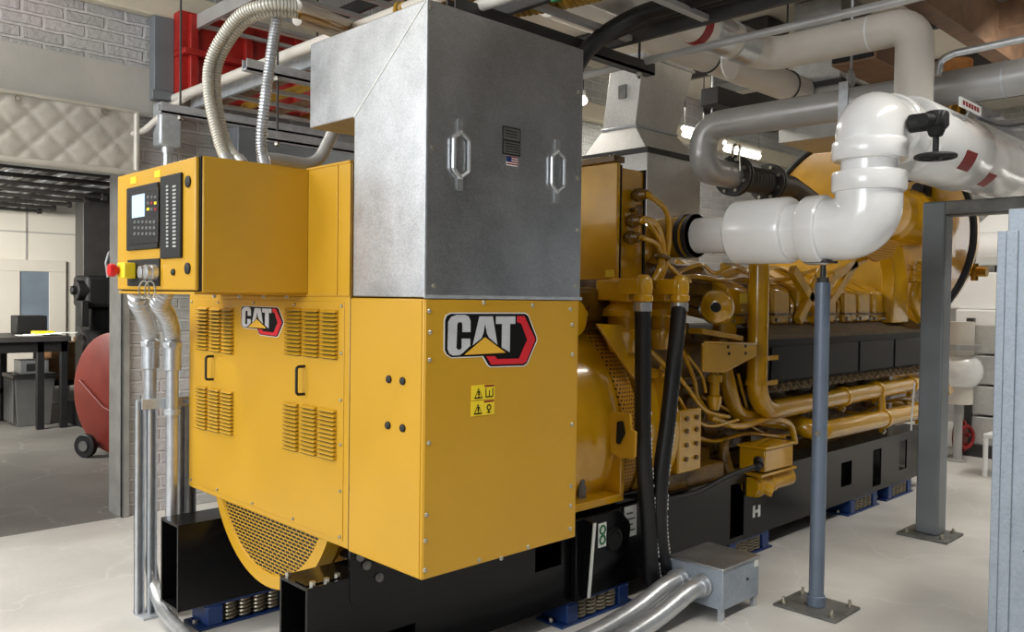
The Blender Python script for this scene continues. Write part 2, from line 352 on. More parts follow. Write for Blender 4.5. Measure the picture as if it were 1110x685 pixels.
# ---------------------------------------------------------------- the setting
struct(MB().box((-4, -3, -0.2), (13, 6.2, 0)).build('floor', 'concrete'))
struct(MB().box((-2, 6.2, -0.2), (7, 14, 0.0)).build('floor_workshop', 'concreted'))
struct(MB().grid_holes((-4, 6.2, 0), (1, 0, 0), (0, 0, 1), (0, 0.24, 0), 16.8, 4.6, [(2.6, -1, 6.19, 2.45)]).build('wall_back', 'brick'))
struct(MB().box((-1.5, -3.2, 0), (13, -3, 5)).build('wall_right', 'tarnish'))
struct(MB().box((12.5, -3, 0), (12.8, 6.2, 5)).build('wall_far', 'brickf'))
struct(MB().box((-2, 13.2, 0), (7, 13.4, 4.2)).build('wall_workshop', 'panelwall'))
for i, x in enumerate((1.9, 3.35, 4.8)): struct(MB().box((x, 13.185, 0), (x + 0.02, 13.2, 4.1)).build('trim_%d' % (20 + i), 'lintel'))
struct(MB().box((-2, 13.185, 2.42), (7, 13.2, 2.44)).build('trim_23', 'lintel'))
struct(MB().box((-4, -3, 4.4), (13, 2.6, 4.5)).build('ceiling', 'deck'))
struct(MB().box((-4, 2.6, 4.2), (13, 6.2, 4.3)).build('ceiling_white', 'ceilw'))
struct(MB().box((-2, 6.5, 3.9), (7, 13.2, 4.0)).build('ceiling_workshop', 'tarnish'))
for i in range(9): struct(MB().box((0.6 + 1.35 * i, -3, 4.16), (0.72 + 1.35 * i, 2.6, 4.4)).build('trim_%d' % (1 + i), 'brown', bevel=0.005))
for i in range(7): struct(MB().box((1.5 + 1.6 * i, 2.6, 4.04), (1.56 + 1.6 * i, 6.2, 4.2)).build('trim_%d' % (10 + i), 'tarnish'))
struct(MB().box((-4, 2.5, 3.95), (13, 2.66, 4.4)).build('trim_17', 'brown'))
# doorway: steel jamb, lintel
struct(MB().box((2.178, 6.165, 0), (2.19, 6.43, 2.45)).box((2.178, 6.165, 0), (2.23, 6.2, 2.45)).build('trim_18', 'jamb', bevel=0.004))
struct(MB().box((-4, 6.17, 2.86), (2.52, 6.2, 3.2)).build('trim_19', 'lintel'))
d = MB().box((2.5, 13.14, 0), (3.27, 13.2, 1.88)).box((3.64, 13.14, 0), (3.86, 13.2, 1.88)).box((2.5, 13.14, 1.88), (3.86, 13.2, 2.04)).box((3.27, 13.14, 0), (3.64, 13.2, 0.9)).build('door_1', 'plaster', bevel=0.005); struct(d)
MB().box((3.27, 13.16, 0.9), (3.64, 13.19, 1.88)).build('pane', 'glass', d)

# ---------------------------------------------------------------- quilted curtain over the doorway
t = thing('acoustic_blanket', (0.8, 6.1, 2.44), 'grey quilted acoustic blanket hung over the workshop doorway', 'blanket')
b = MB(); nx, nz = 150, 44; X0, X1, Z0, Z1 = -0.9, 2.24, 2.44, 2.86
vs = {}
for i in range(nx + 1):
    for j in range(nz + 1):
        x = X0 + (X1 - X0) * i / nx; z = Z0 + (Z1 - Z0) * j / nz
        a = abs(math.sin((x + z * 0.95) * PI / 0.21)); c = abs(math.sin((x - z * 0.95) * PI / 0.21))
        y = 6.125 - 0.02 * (min(a, c) ** 0.35) + 0.006 * math.sin(x * 9)
        vs[i, j] = b.bm.verts.new((x, y, z)); 
for i in range(nx):
    for j in range(nz): b.bm.faces.new((vs[i, j], vs[i + 1, j], vs[i + 1, j + 1], vs[i, j + 1]))
b.box((X0, 6.14, Z0), (X1, 6.165, Z1)); b.build('quilt', 'quilt', t, angle=80)
MB().tube([(X0, 6.1, 2.44), (2.26, 6.1, 2.44)], 0.022).build('bottom_hem', 'quilt', t)
MB().tube([(X0, 6.1, 2.87), (2.26, 6.1, 2.87)], 0.013).build('top_hem', 'quilt', t)
MB().tube([(2.25, 6.11, 2.44), (2.25, 6.11, 2.87)], 0.02).build('side_hem', 'quilt', t)
for x in (1.5, 2.02): MB().torus((x, 6.085, 2.83), (0, 1, 0), 0.018, 0.006, 16, 6).build('grommet', 'bolt', t)

# ---------------------------------------------------------------- workshop behind the doorway
t = thing('workbench', (2.9, 11.2, 0), 'black steel workbench with papers on top beyond the doorway', 'workbench')
MB().box((1.6, 10.7, 1.02), (3.2, 11.9, 1.08)).build('bench_top', 'tarnish', t, bevel=0.005)
MB().box((1.65, 10.74, 0.9), (3.18, 10.78, 1.02)).build('apron', 'blackm', t)
for x, y in ((2.85, 10.74), (3.1, 10.74), (2.72, 11.8), (3.1, 11.8)): MB().box((x, y, 0), (x + 0.075, y + 0.075, 1.02)).build('leg', 'blackm', t, bevel=0.004)
MB().box((1.65, 11.8, 0.34), (3.18, 11.84, 0.4)).build('rail', 'blackm', t)
MB().box((2.85, 11.6, 1.08), (3.19, 11.88, 1.3)).build('back_shelf', 'blackm', t, bevel=0.01)
tag(MB().box((2.9, 11.0, 1.085), (3.12, 11.2, 1.13)).build('box', 'sticker', bevel=0.01), 'small yellow packet lying on the black workbench', 'packet')
b = MB()
for k in range(5): b.box((2.72 + 0.1 * k, 10.9 + 0.05 * (k % 2), 1.082 + 0.006 * k), (2.95 + 0.1 * k, 11.15, 1.088 + 0.006 * k), Matrix.Rotation(0.3 * k, 3, 'Z'))
tag(b.build('paper_stack', 'paper'), 'loose white papers on the black workbench', 'papers')
t = thing('waste_bin', (2.95, 11.35, 0), 'dark grey ribbed bin on the floor under the workbench', 'bin')
b = MB().hexa([(2.74, 11.12, 0), (3.1, 11.12, 0), (3.1, 11.5, 0), (2.74, 11.5, 0)], [(2.7, 11.08, 0.6), (3.14, 11.08, 0.6), (3.14, 11.54, 0.6), (2.7, 11.54, 0.6)])
for k in range(5): b.box((2.685, 11.12 + 0.085 * k, 0.05), (2.71, 11.16 + 0.085 * k, 0.57))
b.build('body', 'bin', t, bevel=0.01); MB().box((2.68, 11.06, 0.57), (3.16, 11.56, 0.62)).build('rim', 'tarnish', t, bevel=0.01)
t = thing('parcel', (2.95, 11.3, 0.62), 'white box with printed label sitting on the grey bin', 'box')
MB().box((2.78, 11.14, 0.62), (3.08, 11.44, 0.78)).build('carton', 'paper', t, bevel=0.004); MB().box((2.84, 11.136, 0.65), (3.0, 11.14, 0.74)).build('label', 'bin', t)
t = thing('low_shelf', (3.7, 12.5, 0), 'low dark shelf carrying cartons behind the workbench', 'shelf')
MB().box((3.2, 12.1, 0.36), (4.3, 12.9, 0.42)).build('board', 'blackm', t)
for x in (3.25, 3.72, 4.2): MB().box((x, 12.12, 0), (x + 0.06, 12.18, 0.36)).build('leg', 'blackm', t)
for n, (x, y, z, sx, sz, la) in enumerate(((3.35, 12.2, 0.42, 0.42, 0.3, 'brown cardboard carton on the low shelf, bottom left of its stack'), (3.8, 12.2, 0.42, 0.45, 0.3, 'brown cardboard carton on the low shelf, bottom right of its stack'), (3.42, 12.25, 0.72, 0.36, 0.2, 'brown cardboard carton on the low shelf, top left of its stack'), (3.8, 12.22, 0.72, 0.45, 0.26, 'brown cardboard carton on the low shelf, top right of its stack'))):
    t = thing('carton', (x + sx / 2, y + 0.2, z), la, 'box', 'cartons on the low shelf')
    MB().box((x, y, z), (x + sx, y + 0.4, z + sz)).build('body', 'carton', t, bevel=0.004); MB().box((x + sx * 0.4, y - 0.003, z + sz * 0.05), (x + sx * 0.6, y, z + sz)).build('tape', 'brown', t)
# drill press
t = thing('drill_press', (3.62, 11.0, 0), 'black drill press with grey column beside the red drum', 'machine')
MB().box((3.28, 10.6, 0), (3.95, 11.4, 0.3)).build('base', 'blackm', t, bevel=0.02)
MB().box((3.42, 11.0, 0.3), (3.78, 11.3, 2.95)).build('column', 'tarnish', t, bevel=0.01)
b = MB().box((3.3, 10.5, 1.42), (3.72, 11.0, 1.8)).box((3.38, 10.6, 1.1), (3.68, 11.0, 1.42)); b.build('head', 'blackm', t, bevel=0.05, seg=3)
MB().cyl((3.22, 10.62, 1.62), (3.4, 10.62, 1.62), 0.12).cyl((3.17, 10.62, 1.62), (3.22, 10.62, 1.62), 0.05).build('motor', 'blackm', t, bevel=0.01)
MB().cyl((3.5, 10.7, 0.86), (3.5, 10.7, 1.15), 0.07, 0.16).build('spindle', 'blackm', t)
MB().tube([(3.54, 10.5, 1.78), (3.51, 10.48, 1.95), (3.54, 10.47, 2.08), (3.61, 10.48, 2.1), (3.64, 10.48, 2.0), (3.56, 10.5, 1.78)], 0.014, 0.05, 8).build('handle', 'steel', t)
MB().box((3.22, 10.4, 1.2), (3.3, 10.6, 1.5)).build('switch_box', 'blackm', t, bevel=0.01)
# red drum on wheels
t = thing('wheeled_drum', (2.95, 8.6, 0), 'large dark red round drum on a small black wheel beside the door jamb', 'drum')
c = V((2.9, 8.47, 0.63))
MB().lathe(c, (0.948, 0.319, 0), [(0, 0.0), (0, 0.56), (0.012, 0.585), (0.05, 0.585), (0.06, 0.57), (0.3, 0.57), (0.31, 0.585), (0.35, 0.585), (0.35, 0)], 48).build('shell', 'drum', t)
MB().tube([c + V((-0.16, 0.43, 0.1)), c + V((-0.05, 0.1, -0.14)), c + V((0.12, -0.38, -0.3))], 0.012, 0.2, 8).build('rib', 'drum', t)
MB().lathe(V((2.70, 8.66, 0.115)), (0.857, 0.515, 0), [(0, 0.05), (0, 0.115), (0.06, 0.115), (0.06, 0.05)], 24).build('wheel', 'rubber', t, bevel=0.01)
MB().lathe(V((2.69, 8.654, 0.115)), (0.857, 0.515, 0), [(0, 0.0), (0, 0.05), (0.08, 0.05), (0.08, 0)], 16).build('hub', 'bin', t)
MB().tube([(2.75, 8.69, 0.115), (3.0, 8.75, 0.06), (3.2, 8.2, 0.04)], 0.016, 0.05, 8).build('axle_frame', 'drum', t)
MB().cyl((3.18, 8.3, 0), (3.18, 8.3, 0.1), 0.03).build('foot', 'rubber', t)
# overhead storage rack in the workshop
t = thing('overhead_rack', (2.5, 10.2, 2.7), 'dark overhead rack loaded with bars beyond the doorway', 'rack')
for k in range(9): MB().tube([(0.8, 7.6 + 0.62 * k, 2.68), (3.35, 7.6 + 0.62 * k, 2.68)], 0.022, 0, 8).cyl((3.33, 7.6 + 0.62 * k, 2.68), (3.38, 7.6 + 0.62 * k, 2.68), 0.038).build('arm', 'tarnish', t)
for k in range(16): 
    x = 0.9 + 0.15 * k; MB().box((x, 7.4, 2.71), (x + 0.045 + 0.03 * (k % 3), 12.9, 2.74 + 0.03 * (k % 2))).build('bar', ('pipegrey', 'tarnish', 'strut')[k % 3], t)
for x in (1.2, 3.0):
    for y in (7.7, 12.6): MB().box((x, y, 2.74), (x + 0.04, y + 0.04, 3.9)).build('hanger', 'tarnish', t)

# ---------------------------------------------------------------- wall steel above the doorway and overhead trays
tag(MB().box((2.36, 6.08, 2.98), (2.5, 6.17, 3.57)).box((2.34, 6.06, 2.98), (2.52, 6.09, 3.04)).build('wall_plate', 'column', bevel=0.004), 'dark grey steel column plate on the brick wall beside red steel', 'plate')
t = thing('red_beam', (3.2, 5.95, 2.9), 'red painted steel beam behind the cable trays near the brick wall', 'beam')
for z0 in (3.02, 3.34): MB().box((2.5, 5.98, z0), (5.2, 6.1, z0 + 0.28)).build('web_panel', 'redsteel', t, bevel=0.01)
MB().box((2.5, 5.9, 3.3), (5.2, 6.1, 3.34)).build('flange', 'redsteel', t, bevel=0.005)
for k in range(7): MB().box((2.56 + 0.42 * k, 5.94, 3.03), (2.62 + 0.42 * k, 5.99, 3.6)).build('stiffener', 'redsteel', t, bevel=0.006)
tag(MB().box((-4, 6.1, 3.575), (12, 6.19, 3.775)).build('roof_beam', 'beige', bevel=0.01), 'pale horizontal beam along the top of the brick wall', 'beam')
# wall conduit dropping behind the control cabinet
t = thing('wall_conduit', (2.42, 6.05, 1.5), 'vertical zinc conduit with box on brick wall behind control cabinet', 'conduit')
MB().tube([(2.44, 6.05, 1.5), (2.44, 6.05, 2.66)], 0.035).build('tube', 'steel', t); MB().box((2.36, 5.98, 2.64), (2.52, 6.12, 2.95)).build('junction', 'strut', t, bevel=0.02)
MB().cyl((2.44, 6.05, 2.6), (2.44, 6.05, 2.66), 0.045).build('coupling', 'steel', t)
tag(MB().tube([(2.2, 6.14, 2.7), (2.3, 6.1, 2.75), (2.44, 5.98, 2.92), (2.56, 5.9, 3.02)], 0.022, 0.05).build('bent_conduit', 'offwhite'), 'short grey conduit bending out of the wall beside the blanket', 'conduit')
# white conduit along Y
tag(MB().tube([(2.50, 6.15, 3.0), (2.50, 2.9, 3.0)], 0.032).build('overhead_conduit', 'offwhite'), 'long pale conduit rising across the cable trays toward the metal duct', 'conduit')
# strut trapezes with rods (things)
def trapeze(y, x0, x1, z, label, rods, m='strut'):
    t = thing('strut_trapeze', ((x0 + x1) / 2, y, z), label, 'strut', 'strut trapezes under the cable trays')
    b = MB().box((x0, y - 0.03, z), (x1, y + 0.03, z + 0.012)).box((x0, y - 0.03, z), (x1, y - 0.022, z + 0.06)).box((x0, y + 0.022, z), (x1, y + 0.03, z + 0.06)); b.build('channel', m, t)
    for x in rods:
        MB().cyl((x, y, z - 0.03), (x, y, 4.2), 0.007, seg=8).build('threaded_rod', 'tarnish', t); MB().cyl((x, y, z - 0.02), (x, y, z), 0.018, seg=6).build('nut', 'bolt', t)
trapeze(5.3, 2.09, 3.32, 2.72, 'long strut trapeze nearest the brick wall under cable trays', (2.22, 3.2))
trapeze(4.4, 2.2, 3.4, 2.84, 'strut trapeze crossing between flexible conduits and the metal duct', (2.4, 3.3))
trapeze(4.8, 2.5, 4.1, 2.55, 'lowest strut trapeze just above the control cabinet', (2.62, 4.02))
def ladder(name, x0, x1, y0, y1, z, label, group, m='tarnish', n=8, along='y'):
    t = thing(name, ((x0 + x1) / 2, (y0 + y1) / 2, z), label, 'cable tray', group)
    if along == 'y':
        for x in (x0, x1): MB().box((x - 0.015, y0, z), (x + 0.015, y1, z + 0.1)).build('side_rail', m, t, bevel=0.003)
        for k in range(n): y = y0 + (y1 - y0) * (k + 0.5) / n; MB().box((x0, y - 0.02, z + 0.01), (x1, y + 0.02, z + 0.035)).build('rung', 'pipegrey', t)
    else:
        for y in (y0, y1): MB().box((x0, y - 0.015, z), (x1, y + 0.015, z + 0.1)).build('side_rail', m, t, bevel=0.003)
        for k in range(n): x = x0 + (x1 - x0) * (k + 0.5) / n; MB().box((x - 0.02, y0, z + 0.01), (x + 0.02, y1, z + 0.035)).build('rung', 'pipegrey', t)
    return t
ladder('cable_tray', 2.62, 3.5, 3.1, 6.1, 3.5, 'upper grey cable tray running from the brick wall over the duct', 'cable trays', 'pipegrey', 9)
ladder('cable_tray', 2.6, 3.8, 3.6, 6.0, 2.93, 'lower wide cable tray in front of the red beam', 'cable trays', 'strut', 7)
ladder('cable_tray', 3.6, 4.4, 2.9, 6.0, 3.72, 'highest dark cable tray under the roof behind the duct', 'cable trays', 'tarnish', 9)
for k, (x, m) in enumerate(((2.75, 'brown'), (2.95, 'duct_yel'), (3.2, 'brown'), (3.45, 'brass'), (3.65, 'brown'))):
    tag(MB().tube([(x, 3.5, 2.99), (x, 5.9, 2.99)], 0.03).build('tray_pipe', m), ('brown', 'yellowish', 'brown', 'brass coloured', 'brown')[k] + ' pipe lying in the lower wide cable tray, ' + ('nearest the cabinet', 'next to the nearest brown pipe', 'in the tray middle', 'beside the farthest brown pipe', 'farthest from the cabinet')[k], 'pipe', 'pipes in the lower tray')
for k, (x, z) in enumerate(((1.74, 2.66), (1.78, 2.63), (1.84, 2.72))):
    tag(MB().tube([at('x', x, 322, 6 + 8 * k), at('x', x + 0.25, 352, 16 + 8 * k), at('x', x + 0.9, 384, 28 + 9 * k)], 0.022, 0.1).build('fitted_conduit', ('offwhite', 'brass', 'offwhite')[k]), ('lower pale', 'middle brass coloured', 'upper pale')[k] + ' conduit of three feeding the flexible conduit bundle above cabinet', 'conduit')
tag(MB().tube([at('y', 3.55, 282, 172), at('y', 3.55, 300, 173), at('y', 3.55, 343, 180), at('y', 3.55, 357, 152), at('y', 3.55, 362, 140)], 0.03, 0.12, 14).build('bent_pipe', 'pipegrey'), 'grey bent pipe behind the top of the control cabinet', 'pipe')
tag(MB().box((2.9, 5.9, 2.35), (4.9, 6.15, 2.85)).build('steel_lintel', 'column', bevel=0.01), 'dark steel lintel on the brick wall behind the lowest trapeze', 'lintel')

# ---------------------------------------------------------------- flexible conduits above the control cabinet
def flexible(name, pts, r, label, m='flexm', cat='conduit', group='flexible conduits above the control cabinet', pitch=0.013, ends=True):
    t = thing(name, pts[0], label, cat, group); p = smooth_path(pts, 14)
    MB().flex(p, r, pitch).build('sleeve', m, t, angle=30)
    if ends:
        d = (V(pts[1]) - V(pts[0])).normalized(); MB().cyl(V(pts[0]), V(pts[0]) + d * 0.05, r * 1.2, seg=12).build('connector', 'steel', t)
    return t
flexible('flexible_conduit', [(1.5, 3.12, 2.1), at('x', 1.5, 238, 155), at('x', 1.5, 226, 100), at('x', 1.52, 230, 60), at('x', 1.56, 258, 18), at('x', 1.62, 290, 5), at('x', 1.72, 322, 6)], 0.02, 'left ribbed flexible conduit of the looping pair above control cabinet')
flexible('flexible_conduit', [(1.54, 3.08, 2.1), at('x', 1.54, 245, 155), at('x', 1.54, 234, 102), at('x', 1.56, 238, 64), at('x', 1.6, 263, 26), at('x', 1.66, 292, 13), at('x', 1.76, 322, 14)], 0.02, 'right ribbed flexible conduit of the looping pair above control cabinet')
flexible('flexible_conduit', [(1.64, 3.1, 2.1), at('x', 1.64, 283, 155), at('x', 1.64, 287, 110), at('x', 1.66, 291, 80), at('x', 1.68, 296, 45), at('x', 1.72, 304, 0), at('x', 1.76, 312, -50)], 0.02, 'single dark ribbed flexible conduit rising straight from control cabinet', 'steel')
# below the cabinet
for k, (ax, ay, bx, by) in enumerate(((1.39, 3.76, 1.65, 4.29), (1.43, 3.55, 1.70, 4.14))):
    la = ('left', 'right')[k]
    t = thing('drop_conduit', (bx, by, 0.04), la + ' zinc conduit with flexible top running down under the control cabinet', 'conduit', 'conduits under the control cabinet')
    MB().flex(smooth_path([V((ax, ay, 1.62)), at('x', ax + 0.03, (150, 173)[k], 328), at('x', (ax + bx) / 2, (157, 181)[k], 342), at('x', bx, (162.5, 186.5)[k], 362), V((bx, by, 1.33))], 14), 0.035, 0.036, 0.2).build('flexible_sleeve', 'steel', t, angle=30)
    MB().cyl((bx, by, 1.22), (bx, by, 1.34), 0.042, seg=18).cyl((bx, by, 1.33), (bx, by, 1.36), 0.048, seg=8).build('coupling', 'steel', t, bevel=0.004)
    if k == 0: MB().tube([(bx, by, 1.24), (bx, by, 0.06), (bx - 0.1, by - 0.9, 0.06), (bx + 0.2, by - 1.25, 0.06)], 0.03, [0.3, 0.2], 16).build('rigid_pipe', 'steel', t)
    else: MB().cyl((bx, by, 1.24), (bx, by, 0), 0.03, seg=18).build('rigid_pipe', 'steel', t)
    MB().cyl((bx, by, 1.0), (bx, by, 1.03), 0.037, seg=16).build('strap', 'strut', t)
t = thing('conduit_rack', (1.73, 4.26, 0), 'galvanized strut rack holding the conduits under the control cabinet', 'rack')
for x, y in ((1.585, 4.25), (1.63, 4.21), (1.79, 4.24), (1.84, 4.24)):
    MB().box((x - 0.018, y - 0.02, 0), (x - 0.012, y + 0.02, 1.07)).box((x + 0.012, y - 0.02, 0), (x + 0.018, y + 0.02, 1.07)).box((x - 0.018, y + 0.012, 0), (x + 0.018, y + 0.02, 1.07)).build('upright', 'strut', t)
MB().grid_holes((1.57, 4.19, 1.03), (1, 0, 0), (0, 0, 1), (0, -0.012, 0), 0.32, 0.05, [(0.12, 0.014, 0.155, 0.036), (0.2, 0.014, 0.235, 0.036)]).build('cross_channel', 'strut', t)
MB().box((1.57, 4.15, 0), (1.9, 4.3, 0.012)).build('foot_plate', 'strut', t)
# ================================================================ the generator set
E = 1.78                                     # end plane of the set
G = thing('generator_set', (4.6, 3.37, 0.11), 'large yellow diesel generator set on black steel skid rails', 'generator')
# ---- skid
NEAR = [(0.26, -0.3, 0.5, 0.15), (1.2, 0.2, 1.38, 0.33), (2.9, 0.03, 3.06, 0.36), (4.42, 0.12, 4.6, 0.3), (4.98, 0.04, 5.14, 0.33), (5.5, 0.1, 5.66, 0.34)]
def rail(y0, y1, holes, name):
    b = MB()
    yo = y0 if name == 'near' else y1 - 0.012
    b.grid_holes((1.607, y0, 0.12), (1, 0, 0), (0, 0, 1), (0, 0.012, 0), 6.14, 0.405, holes)
    b.grid_holes((1.607, y1 - 0.012, 0.12), (1, 0, 0), (0, 0, 1), (0, 0.012, 0), 6.14, 0.405, [])
    b.box((1.607, y0 + 0.012, 0.513), (7.747, y1 - 0.012, 0.525)).box((1.607, y0 + 0.012, 0.12), (7.747, y1 - 0.012, 0.132)).box((1.66, y0 + 0.012, 0.3), (1.9, y1 - 0.012, 0.306)).box((2.2, y0 + 0.012, 0.132), (2.21, y1 - 0.012, 0.513))
    return b.build('skid_rail', 'black', G)
rail(2.70, 2.90, NEAR, 'near'); rail(3.84, 4.04, [], 'far')
# taller side plate with rounded heel, lug and stiffeners
def rnd(poly, R, n=6):                        # rounded polygon in 3D
    out = []
    P_ = [V(p) for p in poly]; N_ = len(P_)
    for i in range(N_):
        r = R[i] if isinstance(R, (list, tuple)) else R
        if r <= 0: out.append(P_[i]); continue
        a = arc_path([(P_[i - 1] + P_[i]) / 2, P_[i], (P_[i] + P_[(i + 1) % N_]) / 2], r); out += a[1:-1]
    return out
b = MB().prism(rnd([(1.79, 2.694, 0.40), (2.62, 2.694, 0.40), (2.62, 2.694, 0.68), (1.79, 2.694, 0.68)], [0.05, 0, 0, 0]), (0, 0.02, 0)); b.build('side_plate', 'black', G, bevel=0.003)
for x, z in ((1.86, 0.56), (2.06, 0.57), (1.92, 0.5), (1.83, 0.6)): MB().cyl((x, 2.684, z), (x, 2.7, z), 0.017, seg=10).cyl((x, 2.68, z), (x, 2.69, z), 0.01, seg=6).build('side_plate_bolt', 'plate', G)
MB().prism(rnd([(3.15, 2.66, 0.13), (3.46, 2.66, 0.32), (3.48, 2.66, 0.44), (3.38, 2.66, 0.53), (3.05, 2.66, 0.53), (3.05, 2.66, 0.13)], [0.02, .05, .08, .06, 0, 0]), (0, 0.035, 0)).build('lifting_lug', 'black', G, bevel=0.004)
MB().torus((3.335, 2.66, 0.385), (0, 1, 0), 0.05, 0.012, 28).build('lug_ring', 'heat', G)
MB().cyl((3.335, 2.656, 0.385), (3.335, 2.67, 0.385), 0.044, seg=28).build('lug_hole', 'dark', G)
MB().prism([(3.1, 2.694, 0.13), (3.1, 2.694, 0.53), (3.1, 2.6, 0.52), (3.1, 2.63, 0.15)], (0.016, 0, 0)).build('lug_gusset', 'black', G)
MB().prism([(3.098, 2.598, 0.52), (3.118, 2.598, 0.52), (3.118, 2.628, 0.15), (3.098, 2.628, 0.15)], (0, -0.004, 0)).build('white_edge_tape', 'paper', G)['label'] = 'white edge tape on the lug gusset'
for x, z in ((3.21, 0.43),):
    o = MB().box((x, 2.655, z - 0.065), (x + 0.06, 2.66, z + 0.055)).build('lifting_label', 'paper', G)
    MB().torus((x + 0.03, 2.654, z + 0.022), (0, 1, 0), 0.02, 0.005, 16, 6).torus((x + 0.03, 2.654, z - 0.028), (0, 1, 0), 0.02, 0.005, 16, 6).build('lifting_symbol', 'green', o)
o = MB().box((3.46, 2.688, 0.36), (3.56, 2.694, 0.52)).build('white_plate', 'paper', G)
for k in range(4): MB().box((3.475, 2.686, 0.39 + 0.03 * k), (3.545 - 0.02 * (k % 2), 2.688, 0.398 + 0.03 * k)).build('text_line', 'bin', o)
for a_, c_ in (((3.42, 2.72, 0.525), (3.9, 2.9, 0.58)), ((1.9, 2.75, 0.525), (3.34, 2.95, 0.558)), ((1.9, 3.8, 0.525), (3.1, 4.0, 0.62))): MB().box(a_, c_).build('mounting_sole', 'black', G, bevel=0.01)
for x in (2.6, 4.2, 6.2, 7.6): MB().box((x, 2.9, 0.13), (x + 0.14, 3.84, 0.5)).build('cross_member', 'black', G)
MB().box((1.615, 2.72, 0.525), (1.76, 2.8, 0.53)).build('clamp_pad', 'black', G)
for x, y in ((1.64, 2.72), (1.7, 2.72), (1.76, 2.74), (1.63, 2.88)): MB().cyl((x, y, 0.525), (x, y, 0.54), 0.012, seg=6).build('rail_bolt', 'bolt', G)
# white H mark on the rail
b = MB(); o = at('y', 2.699, 820, 554)
b.box((o.x - 0.045, 2.697, o.z - 0.035), (o.x - 0.018, 2.7, o.z + 0.04)).box((o.x + 0.018, 2.697, o.z - 0.04), (o.x + 0.045, 2.7, o.z + 0.035)).box((o.x - 0.018, 2.697, o.z - 0.008), (o.x + 0.018, 2.7, o.z + 0.008)); b.build('rail_mark', 'paper', G)['label'] = 'white mark on the black rail'
# far end spool fittings seen above the far rail
b = MB(); 
for x in (1.95, 2.1): b.lathe((x, 3.98, 0.56), (1, 0, 0), [(0, 0.05), (0.02, 0.07), (0.04, 0.05), (0.08, 0.05), (0.1, 0.07), (0.12, 0.05)], 18)
b.build('rail_clamp', 'black', G)
# ---- alternator: end grille, drum, foot
AX = V((0, 3.37, 0.87))
MB().lathe((E + 0.03, AX.y, AX.z), (1, 0, 0), [(0, 0.0), (0, 0.5), (0.02, 0.5), (0.02, 0)], 72).build('intake_grille', 'perf', G)
MB().lathe((E + 0.02, AX.y, AX.z), (1, 0, 0), [(0.012, 0.49), (0.0, 0.495), (0.0, 0.55), (0.06, 0.56), (0.06, 0.49)], 72).build('grille_ring', 'yellow', G)
MB().lathe((E + 0.12, AX.y, AX.z), (1, 0, 0), [(0, 0.3), (0, 0.54), (0.8, 0.56), (0.82, 0.6), (1.7, 0.6), (1.7, 0.0)], 72).build('alternator_drum', 'engine', G, angle=50)
MB().box((1.94, 2.86, 0.40), (2.3, 3.0, 0.9)).build('side_vent', 'perfx', G)
MB().lathe((3.46, AX.y, AX.z), (1, 0, 0), [(0, 0.5), (0, 0.665), (0.02, 0.675), (0.12, 0.675), (0.13, 0.665), (0.14, 0.5)], 72).build('alternator_flange', 'perfx', G)
MB().lathe((2.55, AX.y, AX.z + 0.02), (1, 0, 0), [(0, 0.3), (0.0, 0.58), (0.02, 0.62), (0.3, 0.63), (0.31, 0.645), (0.88, 0.645), (0.9, 0.655), (0.92, 0.64), (0.92, 0.5)], 72).build('alternator_shroud', 'engine', G, angle=60)
b = MB().box((2.5, 2.68, 0.56), (3.44, 3.1, 0.60)).box((3.41, 2.68, 0.58), (3.44, 3.05, 0.9)); b.prism([(3.41, 2.68, 0.88), (3.41, 3.0, 0.88), (3.41, 3.0, 1.0), (3.41, 2.76, 1.0)], (0.03, 0, 0)); b.build('alternator_foot', 'engine', G, bevel=0.006)
for x in (3.1, 3.2): MB().cyl((x, 2.76, 0.6), (x, 2.76, 0.66), 0.022, seg=6).cyl((x, 2.76, 0.66), (x, 2.76, 0.69), 0.014, seg=8).build('foot_bolt', 'plate', G)
# lift bracket plates by the alternator
b = MB(); pl = [at('x', 3.28, *p) for p in ((660, 446), (683, 448), (684, 466), (689, 468), (688, 497), (672, 497), (662, 490))]
b.prism(rnd(pl, 0.015), (0.014, 0, 0)); b.build('lug_plate', 'yellow', G, bevel=0.003)
b = MB(); pl = [at('x', 3.276, *p) for p in ((669, 457), (676, 456), (678, 470), (672, 482), (668, 480))]; b.prism(rnd(pl, 0.01), (-0.003, 0, 0)); b.build('lug_slot', 'dark', G)
b = MB(); pl = [at('y', 2.66, *p) for p in ((672, 467), (690, 470), (688, 497), (670, 494))]; b.prism(pl, (0, 0.014, 0)); o = b.build('lug_face', 'yellow', G, bevel=0.003)
o2 = at('y', 2.655, 686, 483); MB().box((o2.x - 0.02, 2.652, o2.z - 0.04), (o2.x + 0.03, 2.657, o2.z + 0.02)).build('tag_plate', 'paper', o)
